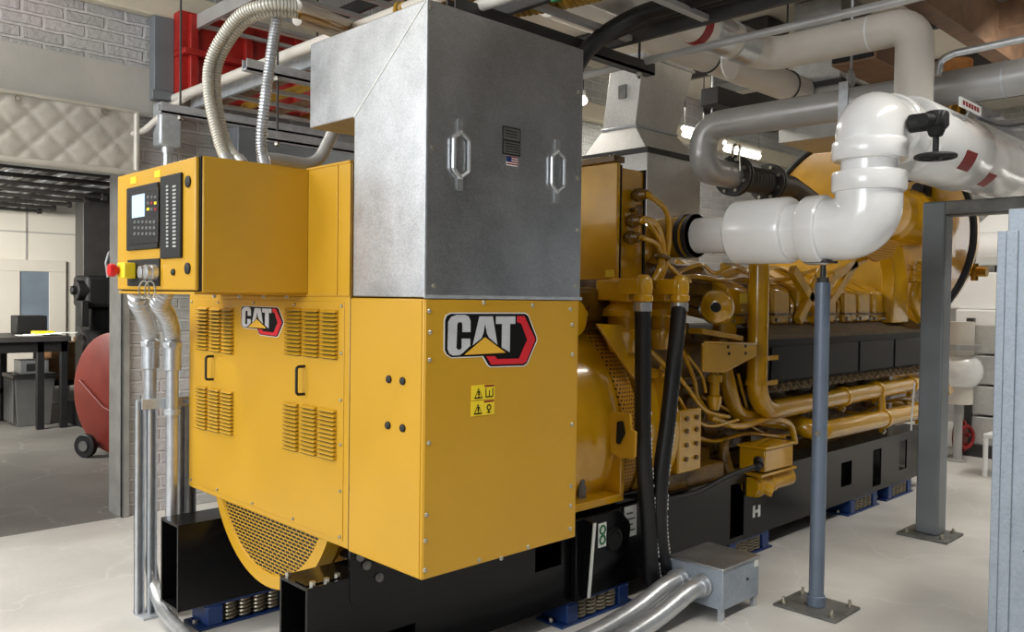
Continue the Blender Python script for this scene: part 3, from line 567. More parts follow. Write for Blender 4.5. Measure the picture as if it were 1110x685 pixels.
# ---- end housing: louvered doors, upper housing, terminal box
YL, YR = 4.13, 2.70
MB().box((E, YR, 0.635), (E + 0.9, YL, 1.595)).build('louvered_housing', 'yellow', G, bevel=0.004)
MB().box((E - 0.003, 2.735, 0.66), (E, 4.11, 1.575)).build('door_panel', 'yellow', G, bevel=0.002)
MB().box((E, YR - 0.012, 0.635), (E + 0.9, YR, 2.10)).build('housing_seam', 'engine_dull_shaded', G)
def louvers(cols, top, bot, rows):
    b = MB(); slots = []
    for (pa, pb), (t0, t1), (b0, b1) in zip(cols, top, bot):
        ya = at('x', E, pa, 400).y; yb = at('x', E, pb, 400).y
        z1 = at('x', E, (pa + pb) / 2, (t0 + t1) / 2).z; z0 = at('x', E, (pa + pb) / 2, (b0 + b1) / 2).z; h = (z1 - z0) / rows
        for k in range(rows):
            zc = z0 + h * k; x0 = E - 0.003
            b.prism([(x0, ya, zc + h * 0.12), (x0 - 0.017, ya, zc + h * 0.14), (x0 - 0.014, ya, zc + h * 0.5), (x0, ya, zc + h * 0.85)], (0, yb - ya, 0))
            n0 = len(b.bm.faces); b.box((x0 - 0.0178, yb + 0.004, zc + h * 0.0), (x0 - 0.001, ya - 0.004, zc + h * 0.135)); b.bm.faces.ensure_lookup_table(); [setattr(f_, 'material_index', 1) for f_ in b.bm.faces[n0:]]
    return b.build('louver_vent', 'yellow', G, angle=60, m2='dark')
louvers(((216, 227), (230, 241), (243.5, 254)), ((332, 332), (333, 333), (333, 333)), ((378, 380), (380, 382), (382, 384)), 12)
louvers(((312, 328), (331, 347), (350.5, 367)), ((333, 333), (334, 334), (335, 335)), ((383, 386), (385, 388), (387, 390)), 12)
louvers(((216, 226), (229, 240), (242.5, 254)), ((417, 418), (419, 421), (421, 424)), ((463, 466), (466, 469), (468, 472)), 12)
louvers(((311, 325), (330, 345), (349, 366)), ((434, 437), (437, 440), (440, 444)), ((486, 489), (490, 494), (494, 500)), 12)
for px, y0, y1 in ((232, 386, 411), (331, 397, 427)):
    a = at('x', E, px, y0); c = at('x', E, px, y1)
    MB().tube([(E - 0.002, a.y, a.z), (E - 0.04, a.y, a.z), (E - 0.04, a.y, c.z), (E - 0.002, a.y, c.z)], 0.006, 0.012, 8).build('door_handle', 'blackm', G)
def rivet(p, ax, r=0.0085, m='bolt', name='rivet'):
    p = V(p); a = V(ax); return MB().lathe(p, a, [(0, r), (0.003, r), (0.006, r * 0.7), (0.0075, 0)], 10).build(name, m, G)
def rivets(pts, ax, name='rivet', r=0.0085, m='bolt'):
    f = None
    for p in pts:
        if f is None: f = rivet(p, ax, r, m, name); b0 = V(p)
        else: clone(f, V(p) - b0, G)
rivets([(E - 0.004, y, z) for y in (2.75, 3.1, 3.45, 3.8, 4.09) for z in (0.675, 1.56)] + [(E - 0.004, 2.75, z) for z in (0.85, 1.03, 1.2, 1.38)], (-1, 0, 0), 'door_screw', 0.007)
# upper housing
MB().box((E, YR, 1.595), (E + 0.9, 3.85, 2.105)).build('upper_housing', 'yellow', G, bevel=0.004)
yy = at('x', E, 367, 250).y; MB().box((E - 0.004, YR, 1.6), (E, yy - 0.003, 2.11)).box((E - 0.004, yy + 0.003, 1.6), (E, 3.0, 2.11)).build('upper_cover', 'yellow', G, bevel=0.0015)
MB().box((E - 0.008, 2.7, 2.1), (E + 0.9, 3.85, 2.108)).build('upper_lip', 'yellow', G)
# terminal box
tb = MB().box((E, 2.25, 0.63), (2.57, 2.695, 1.592)).build('terminal_box', 'yellow', G, bevel=0.004)
MB().box((E + 0.004, 2.246, 0.634), (2.566, 2.25, 1.59)).build('cover_panel', 'yellow', tb, bevel=0.001)
MB().box((E - 0.003, 2.262, 0.634), (E, 2.69, 1.588)).build('end_panel', 'yellow', tb, bevel=0.001)
rv = [(465, 337), (466, 360), (465.5, 390), (464.5, 480), (462, 558), (461, 586), (460.5, 618), (524, 328), (577, 331), (618, 335), (620, 352), (620, 384), (619.5, 460), (618.5, 527), (618, 548), (617.5, 573), (519, 607), (543, 605), (572, 593)]
f = None
for p in rv:
    q = at('y', 2.246, *p)
    if f is None: f = MB().lathe(q, (0, -1, 0), [(0, 0.0085), (0.003, 0.0085), (0.006, 0.006), (0.008, 0)], 10).build('panel_screw', 'bolt', tb); q0 = q
    else: clone(f, q - q0, tb)
f = None
for p in ((422, 411), (437, 413), (421, 461), (437, 464)):
    q = at('x', E - 0.003, *p)
    if f is None: f = MB().lathe(q, (-1, 0, 0), [(0, 0.014), (0.006, 0.014), (0.010, 0.009), (0.011, 0)], 14).build('black_plug', 'blackm', tb); q0 = q
    else: clone(f, q - q0, tb)
# warning labels
for k, (x0, y0, x1, y1) in enumerate(((511, 416, 536, 433), (510.5, 433, 535.5, 450))):
    a = at('y', 2.245, x0, y1); c = at('y', 2.245, x1, y0); a.z = at('y', 2.245, (x0 + x1) / 2, y1).z; c.z = at('y', 2.245, (x0 + x1) / 2, y0 + 1).z
    W = c.x - a.x; H = c.z - a.z
    lab = MB().box((a.x, 2.243, a.z), (c.x, 2.246, c.z)).build('warning_label', 'sticker', tb)
    b = MB(); cx = a.x + W * 0.28; tri = lambda s, y, e: [(cx - s * 0.9, y, a.z + H * 0.42 - s * 0.75), (cx + s * 0.9, y, a.z + H * 0.42 - s * 0.75), (cx, y, a.z + H * 0.42 + s * 0.95)]
    s0 = H * 0.42
    b.prism(tri(s0, 2.2425, 0), (0, -0.0008, 0)); b.build('triangle_mark', 'ink', tb)
    b = MB(); b.prism(tri(s0 * 0.7, 2.2415, 0), (0, -0.0008, 0)); b.build('triangle_fill', 'sticker', tb)
    b = MB(); b.box((cx - 0.004, 2.2402, a.z + H * 0.3), (cx + 0.004, 2.2406, a.z + H * 0.62)).box((cx - 0.004, 2.2402, a.z + H * 0.18), (cx + 0.004, 2.2406, a.z + H * 0.25))
    bx = a.x + W * 0.76
    if k == 0: b.box((bx - W * .17, 2.2424, a.z + H * .12), (bx - W * .13, 2.2428, a.z + H * .75)).box((bx + W * .13, 2.2424, a.z + H * .12), (bx + W * .17, 2.2428, a.z + H * .75)).box((bx - W * .17, 2.2424, a.z + H * .12), (bx + W * .17, 2.2428, a.z + H * .2)).box((bx - W * .02, 2.2424, a.z + H * .2), (bx + W * .02, 2.2428, a.z + H * .6))
    else: b.torus((bx, 2.2425, a.z + H * .5), (0, 1, 0), H * .17, H * .04, 20, 6).box((bx - W * .03, 2.2424, a.z + H * .1), (bx + W * .03, 2.2428, a.z + H * .36)).box((bx - W * .1, 2.2424, a.z + H * .12), (bx + W * .1, 2.2428, a.z + H * .17))
    b.build('symbol', 'ink', tb)
    MB().box((a.x + W * .54, 2.2424, a.z + H * .84), (a.x + W * .98, 2.2428, a.z + H * .97)).build('red_strip', 'redtag', tb)
# ---- maker badges
BADGE = dict(
 halo=[(54, 130), (64, 105), (88, 92), (484, 92), (503, 104), (549, 224), (549, 243), (497, 364), (478, 378), (298, 383), (283, 372), (258, 328), (92, 334), (64, 316), (52, 292)],
 black=[(60, 130), (70, 108), (90, 98), (482, 98), (498, 108), (543, 225), (543, 240), (492, 360), (475, 372), (300, 377), (288, 368), (262, 322), (92, 328), (68, 312), (58, 290)],
 red=[(440, 110), (478, 110), (535, 230), (535, 238), (486, 355), (468, 363), (303, 368), (276, 324), (322, 322), (335, 338), (450, 335), (494, 236), (462, 150), (440, 142)],
 C=[(75, 140), (90, 115), (120, 104), (160, 104), (182, 112), (192, 135), (192, 195), (150, 195), (150, 152), (145, 143), (128, 143), (122, 152), (117, 278), (124, 288), (140, 288), (146, 278), (146, 230), (190, 230), (190, 268), (150, 306), (135, 317), (100, 320), (80, 308), (71, 285)],
 A=[(240, 112), (310, 112), (335, 262), (290, 224), (280, 202), (270, 146), (260, 202), (250, 228), (205, 264)],
 T=[(328, 112), (430, 112), (430, 152), (402, 152), (400, 302), (358, 276), (360, 152), (328, 152)],
 tri=[(158, 316), (268, 222), (377, 304)])
uv0 = at('y', 2.246, 470 + 300 / 4.892, 320 + 240 / 4.892)
UV = {k: [((lambda q: (q.x - uv0.x, q.z - uv0.z))(at('y', 2.246, 470 + p[0] / 4.892, 320 + p[1] / 4.892))) for p in v] for k, v in BADGE.items()}
def badge(o, u, n, su, sv, name):
    o = V(o); u = V(u); n = V(n)
    def layer(key, d, th=0.0015): return MB().prism([o + u * (a * su) + V((0, 0, 1)) * (c * sv) + n * d for a, c in UV[key]], n * th)
    root = layer('halo', 0, 0.001).build('maker_badge', 'paper', G)
    layer('black', 0.001).build('badge_plate', 'ink', root); layer('red', 0.0025).build('red_band', 'badge', root)
    for k in 'CAT': layer(k, 0.0027).build('letter', 'silver', root)
    layer('tri', 0.0045).build('yellow_peak', 'tri', root)
badge((uv0.x, 2.246, uv0.z), (1, 0, 0), (0, -1, 0), 1, 1, 'n')
oc = at('x', E - 0.003, 282.5, 348); w1 = at('x', E, 260.5, 348).y - at('x', E, 305.5, 348).y; w0 = max(p[0] for p in UV['black']) - min(p[0] for p in UV['black'])
h1 = at('x', E, 283, 333).z - at('x', E, 283, 364).z; h0 = max(p[1] for p in UV['black']) - min(p[1] for p in UV['black'])
badge((E - 0.003, oc.y, oc.z), (0, -1, 0), (-1, 0, 0), w1 / w0, h1 / h0, 'e')
# ---- control cabinet
XC = 1.34
cc = MB().box((XC, 3.0, 1.605), (E, 3.8, 2.105)).build('control_cabinet', 'yellow', G, bevel=0.006)
MB().box((XC - 0.022, 3.012, 1.612), (XC - 0.004, 3.796, 2.10)).build('cabinet_door', 'yellow', cc, bevel=0.006)
MB().box((XC - 0.005, 3.004, 1.608), (XC + 0.004, 3.797, 2.103)).build('door_gasket', 'blackm', cc)
XD = XC - 0.022
def pbox(px0, py0, px1, py1, d, th): 
    a = at('x', XD - d, px0, (py0 + py1) / 2); c = at('x', XD - d, px1, (py0 + py1) / 2); xm = (px0 + px1) / 2; return ((XD - d - th, c.y, at('x', XD - d, xm, py1).z), (XD - d, a.y, at('x', XD - d, xm, py0).z))
MB().box(*pbox(140, 201, 173.5, 270.5, 0, 0.012)).build('display_panel', 'blackm', cc, bevel=0.003)
MB().box(*pbox(142, 206, 172, 264, 0.012, 0.003)).build('display_bezel', 'rubber', cc, bevel=0.002)
MB().box(*pbox(143.5, 211, 157, 235.5, 0.015, 0.002)).build('screen', 'screen', cc)
for i in range(3):
    for j in range(3): MB().box(*pbox(159.5 + 4 * i, 212 + 6.6 * j, 162 + 4 * i, 215 + 6.6 * j, 0.015, 0.002)).build('indicator', ('redtag', 'sticker', 'bin')[(i + 2 * j) % 3] if j else 'bin', cc)
b = MB()
for i in range(6):
    for j in range(3): b.box(*pbox(145 + 4.2 * i, 239 + 6.4 * j, 147.6 + 4.2 * i, 242 + 6.4 * j, 0.015, 0.0015))
b.build('keypad', 'bin', cc)
MB().box(*pbox(176.5, 189.5, 198.5, 280, 0, 0.012)).build('annunciator_panel', 'blackm', cc, bevel=0.003)
for j in range(17):
    for cx in (180.5, 187.5): MB().box(*pbox(cx, 201 + 4.05 * j, cx + (2.2 if cx < 184 else 3.4), 203 + 4.05 * j, 0.012, 0.002)).build('annunciator_lamp', 'led', cc)
MB().box(*pbox(140, 281, 174, 310, 0, 0.008)).build('switch_plate', 'blackm', cc, bevel=0.002)
MB().box(*pbox(140, 285, 148, 302, 0.008, 0.05)).build('stop_housing', 'sticker', cc, bevel=0.006)['label'] = 'yellow emergency stop housing'
a = at('x', XD, 144, 293.5); MB().lathe((XD - 0.058, a.y, a.z), (-1, 0, 0), [(0, 0.016), (0.012, 0.016), (0.014, 0.026), (0.03, 0.028), (0.038, 0.024), (0.041, 0)], 24).build('stop_button', 'red', cc)['label'] = 'red mushroom emergency stop button'
for i, px in enumerate((159, 165.5)):
    a = at('x', XD - 0.02, px, 295); MB().lathe((XD - 0.008, a.y, a.z), (-1, 0, 0), [(0, 0.03), (0.02, 0.03), (0.02, 0.024), (0.04, 0.024), (0.045, 0)], 18).build('key_switch', 'steel', cc)
    MB().torus((XD - 0.03, a.y, a.z - 0.07), (1, 0.2, 0), 0.035, 0.003, 20, 6).build('key_ring', 'bolt', cc)
MB().box(*pbox(152, 288, 158, 296, 0.008, 0.006)).build('small_label', 'redtag', cc)
for px, py, r in ((204.5, 197, 0.022), (204, 291, 0.022), (188.5, 295, 0.013)):
    a = at('x', XD, px, py); MB().lathe((XD, a.y, a.z), (-1, 0, 0), [(0, r), (0.006, r), (0.01, r * 0.6), (0.011, 0)], 16).build('door_latch', 'blackm', cc)
for px, py in ((145, 195), (171, 188)): MB().box(*pbox(px - 3, py - 3, px + 3, py + 4, 0, 0.002)).build('caution_sticker', 'sticker', cc)
MB().box((XC - 0.02, 3.02, 1.597), (E, 3.78, 1.606)).build('bottom_flange', 'yellow', cc)
for k in range(4): rv_ = MB().cyl((XC + 0.06 + 0.1 * k, 3.03, 1.585), (XC + 0.06 + 0.1 * k, 3.03, 1.6), 0.008, seg=8).build('bottom_stud', 'bolt', cc)
# ================================================================ the engine (parts of the generator set)
def pt(y, px, py): return at('y', y, px, py)
MB().box((3.7, 2.92, 0.62), (7.45, 3.82, 1.42)).build('engine_block', 'engine_dull_shaded', G, bevel=0.02)
MB().hexa([(3.9, 3.0, 0.3), (7.4, 3.0, 0.3), (7.4, 3.74, 0.3), (3.9, 3.74, 0.3)], [(3.9, 2.9, 0.62), (7.45, 2.9, 0.62), (7.45, 3.84, 0.62), (3.9, 3.84, 0.62)]).build('oil_pan', 'engine_dull_shaded', G, bevel=0.02)
# flywheel housing
MB().lathe((3.62, AX.y, AX.z + 0.02), (1, 0, 0), [(0, 0.4), (0, 0.68), (0.05, 0.69), (0.07, 0.62), (0.22, 0.62), (0.25, 0.68), (0.32, 0.68), (0.34, 0.6), (0.34, 0.3)], 64).build('flywheel_housing', 'engine', G, angle=50)
f = None
for k in range(26):
    a = 2 * PI * k / 26; q = V((3.62, AX.y + 0.66 * math.cos(a), AX.z + 0.02 + 0.66 * math.sin(a)))
    if f is None: f = MB().cyl(q, q - V((0.03, 0, 0)), 0.014, seg=6).build('flange_bolt', 'engine_dull_shaded', G); q0 = q
    else: clone(f, q - q0, G)
MB().box((3.95, 2.70, 0.62), (4.18, 2.95, 0.98)).build('rear_support', 'engine', G, bevel=0.01)
for z in (0.7, 0.78, 0.86, 0.93):
    for x in (4.02, 4.12): MB().cyl((x, 2.685, z), (x, 2.70, z), 0.014, seg=6).build('support_bolt', 'engine_dull_shaded', G)
MB().box((3.75, 2.74, 0.5), (4.5, 2.98, 0.62)).build('engine_foot', 'engine_dull_shaded', G, bevel=0.01)
# gusset plates over the alternator
pl = [pt(2.72, *p) for p in ((648, 351), (686, 353), (688, 372), (688, 411))]; MB().prism(pl, (0, 0.02, 0)).build('gusset_plate', 'engine', G, bevel=0.003)
pl = [pt(2.78, *p) for p in ((700, 396), (727, 404), (729, 410), (702, 410))]; MB().prism(pl, (0, 0.02, 0)).build('gusset_plate', 'engine', G, bevel=0.003)
# upper rear gear: aftercooler body, outlets
b = MB().box((3.1, 2.95, 1.42), (3.9, 3.8, 1.62)).box((3.15, 2.88, 1.48), (3.62, 3.1, 1.66)); b.build('rear_cross_body', 'engine_dull_shaded', G, bevel=0.03)
MB().cyl((3.2, 2.84, 1.5), (3.2, 3.1, 1.5), 0.08).cyl((3.2, 2.82, 1.5), (3.2, 2.84, 1.5), 0.095).build('end_cap', 'engine', G, bevel=0.006)
MB().tube([(3.3, 2.85, 1.52), (3.0, 2.85, 1.52), (3.0, 2.85, 1.38), (2.6, 2.85, 1.4)], 0.028, 0.06).build('rear_line', 'engine', G)
for k, (px, w_) in enumerate(((697, 0), (737, 0))):
    p = pt(2.6, px, 320); x, z = p.x, p.z
    b = MB().lathe((x, 2.6, z - 0.06), (0, 0, 1), [(0, 0.043), (0.03, 0.043), (0.03, 0.052), (0.06, 0.052), (0.06, 0.045), (0.1, 0.05), (0.14, 0.046), (0.165, 0.025), (0.165, 0)], 20)
    b.box((x - 0.05, 2.6, z + 0.005), (x + 0.05, 2.72, z + 0.085)); b.build('outlet_elbow', 'engine', G, bevel=0.008)
    b = MB().lathe((x + 0.12, 2.78, z - 0.04), (0, 0, 1), [(0, 0.09), (0.0, 0.115), (0.11, 0.115), (0.13, 0.1), (0.13, 0)], 28); b.box((x - 0.02, 2.68, z - 0.03), (x + 0.14, 2.9, z + 0.08)); b.build('outlet_body', 'engine', G, bevel=0.01)
    b = MB().lathe((x + 0.1, 2.78, z - 0.3), (0, 0, 1), [(0, 0.09), (0.05, 0.11), (0.09, 0.13), (0.11, 0.13), (0.12, 0.1), (0.18, 0.1), (0.19, 0.135), (0.22, 0.135), (0.26, 0.09)], 28); b.build('regulator_housing', 'engine', G, angle=40)
MB().box((3.6, 2.82, 1.12), (4.5, 2.98, 1.34)).box((3.7, 2.78, 1.2), (3.95, 2.9, 1.5)).build('valve_body', 'engine_dull_shaded', G, bevel=0.02)
# electric box with connectors
eb = MB().box((3.57, 2.855, 1.715), (3.80, 3.16, 2.31)).build('electric_box', 'engine', G, bevel=0.005)
MB().box((3.555, 2.85, 1.705), (3.585, 3.18, 2.335)).build('box_door', 'engine', eb, bevel=0.004); MB().box((3.585, 2.845, 1.712), (3.592, 3.17, 2.322)).build('gasket', 'blackm', eb)
MB().box((3.53, 2.85, 2.335), (3.62, 3.18, 2.37)).build('top_rail', 'engine_dull_shaded', eb, bevel=0.004)
MB().box((3.79, 2.845, 1.712), (3.805, 3.17, 2.318)).build('rear_edge', 'blackm', eb)
q = at('x', 3.553, 661, 296); MB().box((3.553, q.y - 0.03, q.z - 0.02), (3.556, q.y + 0.03, q.z + 0.018)).build('warning_sticker', 'sticker', eb)
cons = [pt(2.85, 687, 212), pt(2.85, 684, 228), pt(2.85, 681, 240), pt(2.85, 679, 258)]
for i, q in enumerate(cons):
    MB().lathe(q, (0, -1, 0), [(0, 0.028), (0.02, 0.028), (0.02, 0.038), (0.045, 0.038), (0.05, 0.03), (0.09, 0.026)] if i != 1 else [(0, 0.012), (0.05, 0.012), (0.05, 0.03), (0.06, 0.03), (0.06, 0)], 14).build('connector', 'engine_dull_shaded', eb)
for q, pts, r in ((cons[0], ((705, 213), (722, 228), (725, 255), (722, 280), (712, 303)), 0.016), (cons[2], ((700, 238), (712, 245), (718, 268), (716, 290), (708, 305)), 0.02), (cons[3], ((698, 258), (712, 265), (719, 281), (735, 297), (748, 305)), 0.014), (cons[2], ((702, 240), (716, 262), (722, 283), (718, 300), (711, 312)), 0.012)):
    MB().path(smooth_path([q, q + V((0.0, -0.1, 0.0))] + [pt(2.74, *p) for p in pts], 8), r, 10).build('harness_cable', 'engine', G)
p = pt(2.73, 718, 279); MB().torus(p, (0.2, 0, 1), 0.035, 0.012, 20, 8).build('cable_tie', 'engine_dull_shaded', G)
# turbo volute feeding the white pipe
c = V((4.2, 3.0, 1.98))
MB().tube([(4.2, 2.77, 1.975), (4.2, 3.1, 1.975), (4.2, 3.3, 1.7), (4.2, 3.3, 1.5)], 0.125, 0.25, 24).build('intake_elbow', 'engine', G)
MB().lathe((4.2, 2.77, 1.975), (0, 1, 0), [(0, 0.09), (0, 0.128), (0.03, 0.128), (0.03, 0.112), (0.05, 0.112), (0.05, 0.13), (0.08, 0.13), (0.08, 0.1)], 32).build('pipe_clamp', 'tarnish', G)
MB().lathe((3.92, 3.15, 1.93), (1, 0.1, 0), [(0, 0.05), (0.02, 0.14), (0.1, 0.17), (0.2, 0.15), (0.3, 0.1), (0.35, 0.1)], 32).build('turbo_housing', 'engine', G, angle=60)
MB().tube([(3.85, 3.1, 1.75), (4.7, 3.1, 1.75)], 0.08, 0, 20).build('manifold_tube', 'engine_dull_shaded', G)
MB().box((3.82, 2.98, 1.62), (7.3, 3.76, 1.72)).build('valley_cover', 'engine_dull_shaded', G, bevel=0.02)
# round pump and pulley case
MB().lathe(pt(2.70, 776, 333), (0.9, 0.45, 0), [(0, 0.03), (0, 0.045), (0.01, 0.06), (0.015, 0.09), (0.05, 0.105), (0.1, 0.1), (0.12, 0.06), (0.3, 0.06)], 36).build('round_pump', 'engine', G, angle=40)
q = pt(2.70, 778, 333); MB().lathe(pt(2.70, 776, 333) - V((0.006, 0.003, 0)), (0.9, 0.45, 0), [(0, 0.0), (0, 0.03), (0.02, 0.03)], 28).build('pump_bore', 'dark', G)
pl = [pt(2.84, *p) for p in ((782, 325), (796, 340), (800, 360), (792, 372), (780, 372))]; MB().prism(rnd(pl, 0.04), (0, 0.06, 0)).build('side_case', 'engine', G, bevel=0.01)
# cylinder head covers
for k, px in enumerate((812.5, 857.5, None, None, 930, 944.5, 959)):
    x1 = at('y', 2.85, px, 322).x if px else (5.88 + 0.36 * (k - 2))
    x0 = x1 - 0.24; 
    hc = MB().hexa([(x0, 2.85, 1.44), (x1, 2.85, 1.44), (x1, 3.3, 1.52), (x0, 3.3, 1.52)], [(x0, 2.86, 1.68), (x1, 2.86, 1.68), (x1, 3.28, 1.88), (x0, 3.28, 1.88)]).build('rocker_cover', 'engine', G, bevel=0.02)
    MB().hexa([(x0 - 0.01, 2.835, 1.50), (x1 + 0.01, 2.835, 1.50), (x1 + 0.01, 3.32, 1.58), (x0 - 0.01, 3.32, 1.58)], [(x0 - 0.01, 2.835, 1.515), (x1 + 0.01, 2.835, 1.515), (x1 + 0.01, 3.32, 1.595), (x0 - 0.01, 3.32, 1.595)]).build('cover_base', 'engine_dull_shaded', hc, bevel=0.004)
    for xx in (x1 - 0.03, x0 + 0.03): MB().cyl((xx, 2.83, 1.47), (xx, 2.852, 1.47), 0.014, seg=6).build('cover_bolt', 'bolt', hc)
    MB().tube([(x1 + 0.05, 2.9, 1.44), (x1 + 0.05, 2.86, 1.58), (x1 + 0.05, 3.0, 1.72), (x1 + 0.05, 3.2, 1.76)], 0.016, 0.06, 8).build('injector_line', 'engine', hc)
    if k == 0: q = at('y', 2.848, 806, 323); MB().box((q.x - 0.045, 2.846, q.z - 0.035), (q.x + 0.045, 2.851, q.z + 0.03)).build('cover_label', 'sticker', hc)
for k in range(7): x = 4.75 + 0.37 * k; MB().hexa([(x, 3.45, 1.58), (x + 0.25, 3.45, 1.58), (x + 0.25, 3.88, 1.5), (x, 3.88, 1.5)], [(x, 3.47, 1.82), (x + 0.25, 3.47, 1.82), (x + 0.25, 3.88, 1.66), (x, 3.88, 1.66)]).build('rocker_cover', 'engine_dull_shaded', G, bevel=0.02)
# wavy wire loom along the head
MB().path(smooth_path([pt(2.9, *p) for p in ((735, 295), (760, 287), (775, 296), (795, 290), (815, 297), (840, 290), (862, 298), (885, 292))], 8), 0.012, 8).build('wire_loom', 'engine', G)
MB().path(smooth_path([pt(2.95, *p) for p in ((730, 303), (752, 300), (780, 303), (805, 299), (835, 304), (870, 300))], 8), 0.016, 8).build('fuel_line', 'engine', G)
# long dark shield under the heads
MB().box((5.04, 2.76, 1.05), (7.76, 2.95, 1.36)).build('heat_shield', 'heat', G, bevel=0.006)
for k in range(4): x = 5.05 + 0.68 * k; MB().box((x + 0.02, 2.752, 1.07), (x + 0.66, 2.762, 1.30)).build('shield_panel', 'black', G, bevel=0.003)
MB().prism([(5.0, 2.74, 1.35), (5.0, 2.74, 1.375), (5.0, 2.92, 1.47), (5.0, 2.95, 1.44)], (2.8, 0, 0)).build('shield_lip', 'rust', G)
MB().box((5.02, 2.74, 1.0), (7.76, 2.9, 1.05)).build('shield_base', 'rust', G, bevel=0.01)
b = MB(); rr = random.Random(3)
for k in range(26): x = 5.05 + 0.104 * k; b.tube([(x, 2.73, 1.06), (x + 0.05, 2.715, 1.0 + 0.02 * rr.random()), (x + 0.1, 2.73, 1.03)], 0.012, 0.03, 6)
b.build('insulation_lacing', 'rust', G)
# coolant pipes
def coolant(pts, r, bend, name='coolant_pipe'): return MB().tube(pts, r, bend, 24).build(name, 'engine', G)
c1 = coolant([(4.9, 3.1, 1.98), (4.9, 2.76, 1.98), (4.9, 2.76, 0.885), (7.76, 2.76, 0.905), (7.95, 2.95, 0.91)], 0.066, [0.12, 0.2, 0.12])
coolant([pt(2.9, 782, 385), pt(2.84, 787, 410), pt(2.84, 797, 449), pt(2.86, 850, 458)], 0.052, [0.2, 0.2])
c2 = coolant([(5.62, 3.05, 0.78), (5.62, 2.70, 0.69), (7.6, 2.70, 0.675), (7.7, 2.95, 0.68)], 0.07, [0.12, 0.12])
for x, y, z, r, pr in ((6.15, 2.76, 0.894, 0.076, c1), (6.75, 2.76, 0.898, 0.078, c1), (7.45, 2.76, 0.903, 0.076, c1), (6.75, 2.70, 0.682, 0.08, c2), (7.5, 2.70, 0.676, 0.08, c2)):
    MB().cyl((x - 0.022, y, z), (x + 0.022, y, z), r, seg=24).box((x - 0.02, y - 0.02, z - r - 0.03), (x + 0.02, y + 0.02, z - r + 0.01)).build('pipe_clamp', 'engine', pr, bevel=0.004)
    MB().cyl((x - 0.015, y - 0.01, z - r - 0.035), (x - 0.015, y - 0.03, z - r - 0.005), 0.012, seg=6).build('clamp_bolt', 'bolt', pr)
for z in (1.22, 1.06): MB().cyl((4.90, 2.76, z), (4.90, 2.76, z + 0.03), 0.074, seg=24).box((4.92, 2.70, z), (5.06, 2.74, z + 0.03)).build('pipe_bracket', 'engine', c1)
MB().tube([(6.75, 2.70, 0.70), (6.75, 2.72, 0.9)], 0.03, 0, 10).build('tie_bar', 'engine', G)
# triangular bracket plate
pl = [pt(2.66, *p) for p in ((762.5, 372), (820.5, 374), (820.5, 386), (786, 404), (762.5, 403))]; bp_ = MB().prism(pl, (0, 0.016, 0)).build('bracket_plate', 'engine', G, bevel=0.004)
for p in ((789, 376), (790, 383), (808, 375), (808, 383)): q = pt(2.66, *p); MB().cyl(q, q - V((0, 0.004, 0)), 0.01, seg=10).build('bolt_hole', 'dark', bp_)
MB().hexa([pt(2.66, 763, 372), pt(2.66, 820, 374), pt(2.9, 826, 372), pt(2.9, 772, 368)], [p + V((0, 0, 0.012)) for p in (pt(2.66, 763, 372), pt(2.66, 820, 374), pt(2.9, 826, 372), pt(2.9, 772, 368))]).build('bracket_shelf', 'engine', G)
pl = [pt(2.7, *p) for p in ((762, 356), (806, 364), (806, 370), (762, 362))]; MB().prism(pl, (0, 0.1, 0)).build('bracket_arm', 'engine', G, bevel=0.004)
# vertical fittings, fuel and oil lines between flywheel and coolant pipes
MB().lathe(pt(2.74, 774, 444), (0, 0, 1), [(0, 0.03), (0.05, 0.045), (0.08, 0.045), (0.09, 0.03), (0.16, 0.03), (0.17, 0.045), (0.21, 0.045), (0.21, 0.028), (0.24, 0.028)], 16).build('drain_valve', 'engine', G)
lines = [(((728, 398), (745, 420), (765, 445), (790, 452)), 0.018, 2.72), (((718, 405), (735, 430), (748, 450), (770, 462), (800, 455)), 0.014, 2.74), (((740, 380), (752, 410), (756, 430), (768, 448)), 0.02, 2.78), (((745, 385), (760, 405), (765, 425)), 0.014, 2.75), (((770, 452), (800, 462), (835, 454), (856, 460), (862, 480)), 0.03, 2.76), (((745, 470), (775, 478), (810, 470), (850, 474)), 0.02, 2.82), (((760, 430), (790, 445), (830, 470), (875, 470)), 0.016, 2.85), (((700, 376), (720, 396), (735, 420)), 0.022, 2.74), (((800, 405), (806, 430), (812, 450)), 0.016, 2.85), (((900, 440), (930, 448), (960, 436), (990, 430)), 0.025, 2.88), (((880, 425), (905, 430), (940, 422)), 0.02, 2.9)]
for pts, r, y in lines: MB().path(smooth_path([pt(y, *p) for p in pts], 8), r * 0.7, 10).build('oil_line', 'engine', G)
for px, py, sx, sz, y in ((748, 440, .10, .12, 2.86), (790, 425, .12, .1, 2.88), (756, 500, .14, .08, 2.85), (830, 470, .2, .06, 2.88), (905, 432, .1, .06, 2.86), (960, 425, .12, .07, 2.86), (735, 365, .12, .08, 2.86), (715, 345, .1, .06, 2.84), (850, 440, .15, .08, 2.9)):
    q = pt(y, px, py); MB().box((q.x - sx, y, q.z - sz), (q.x + sx, y + 0.12, q.z + sz)).cyl((q.x, y - 0.02, q.z), (q.x, y, q.z), sz * 0.6, seg=14).build('side_casting', 'engine_dull_shaded', G, bevel=0.02)
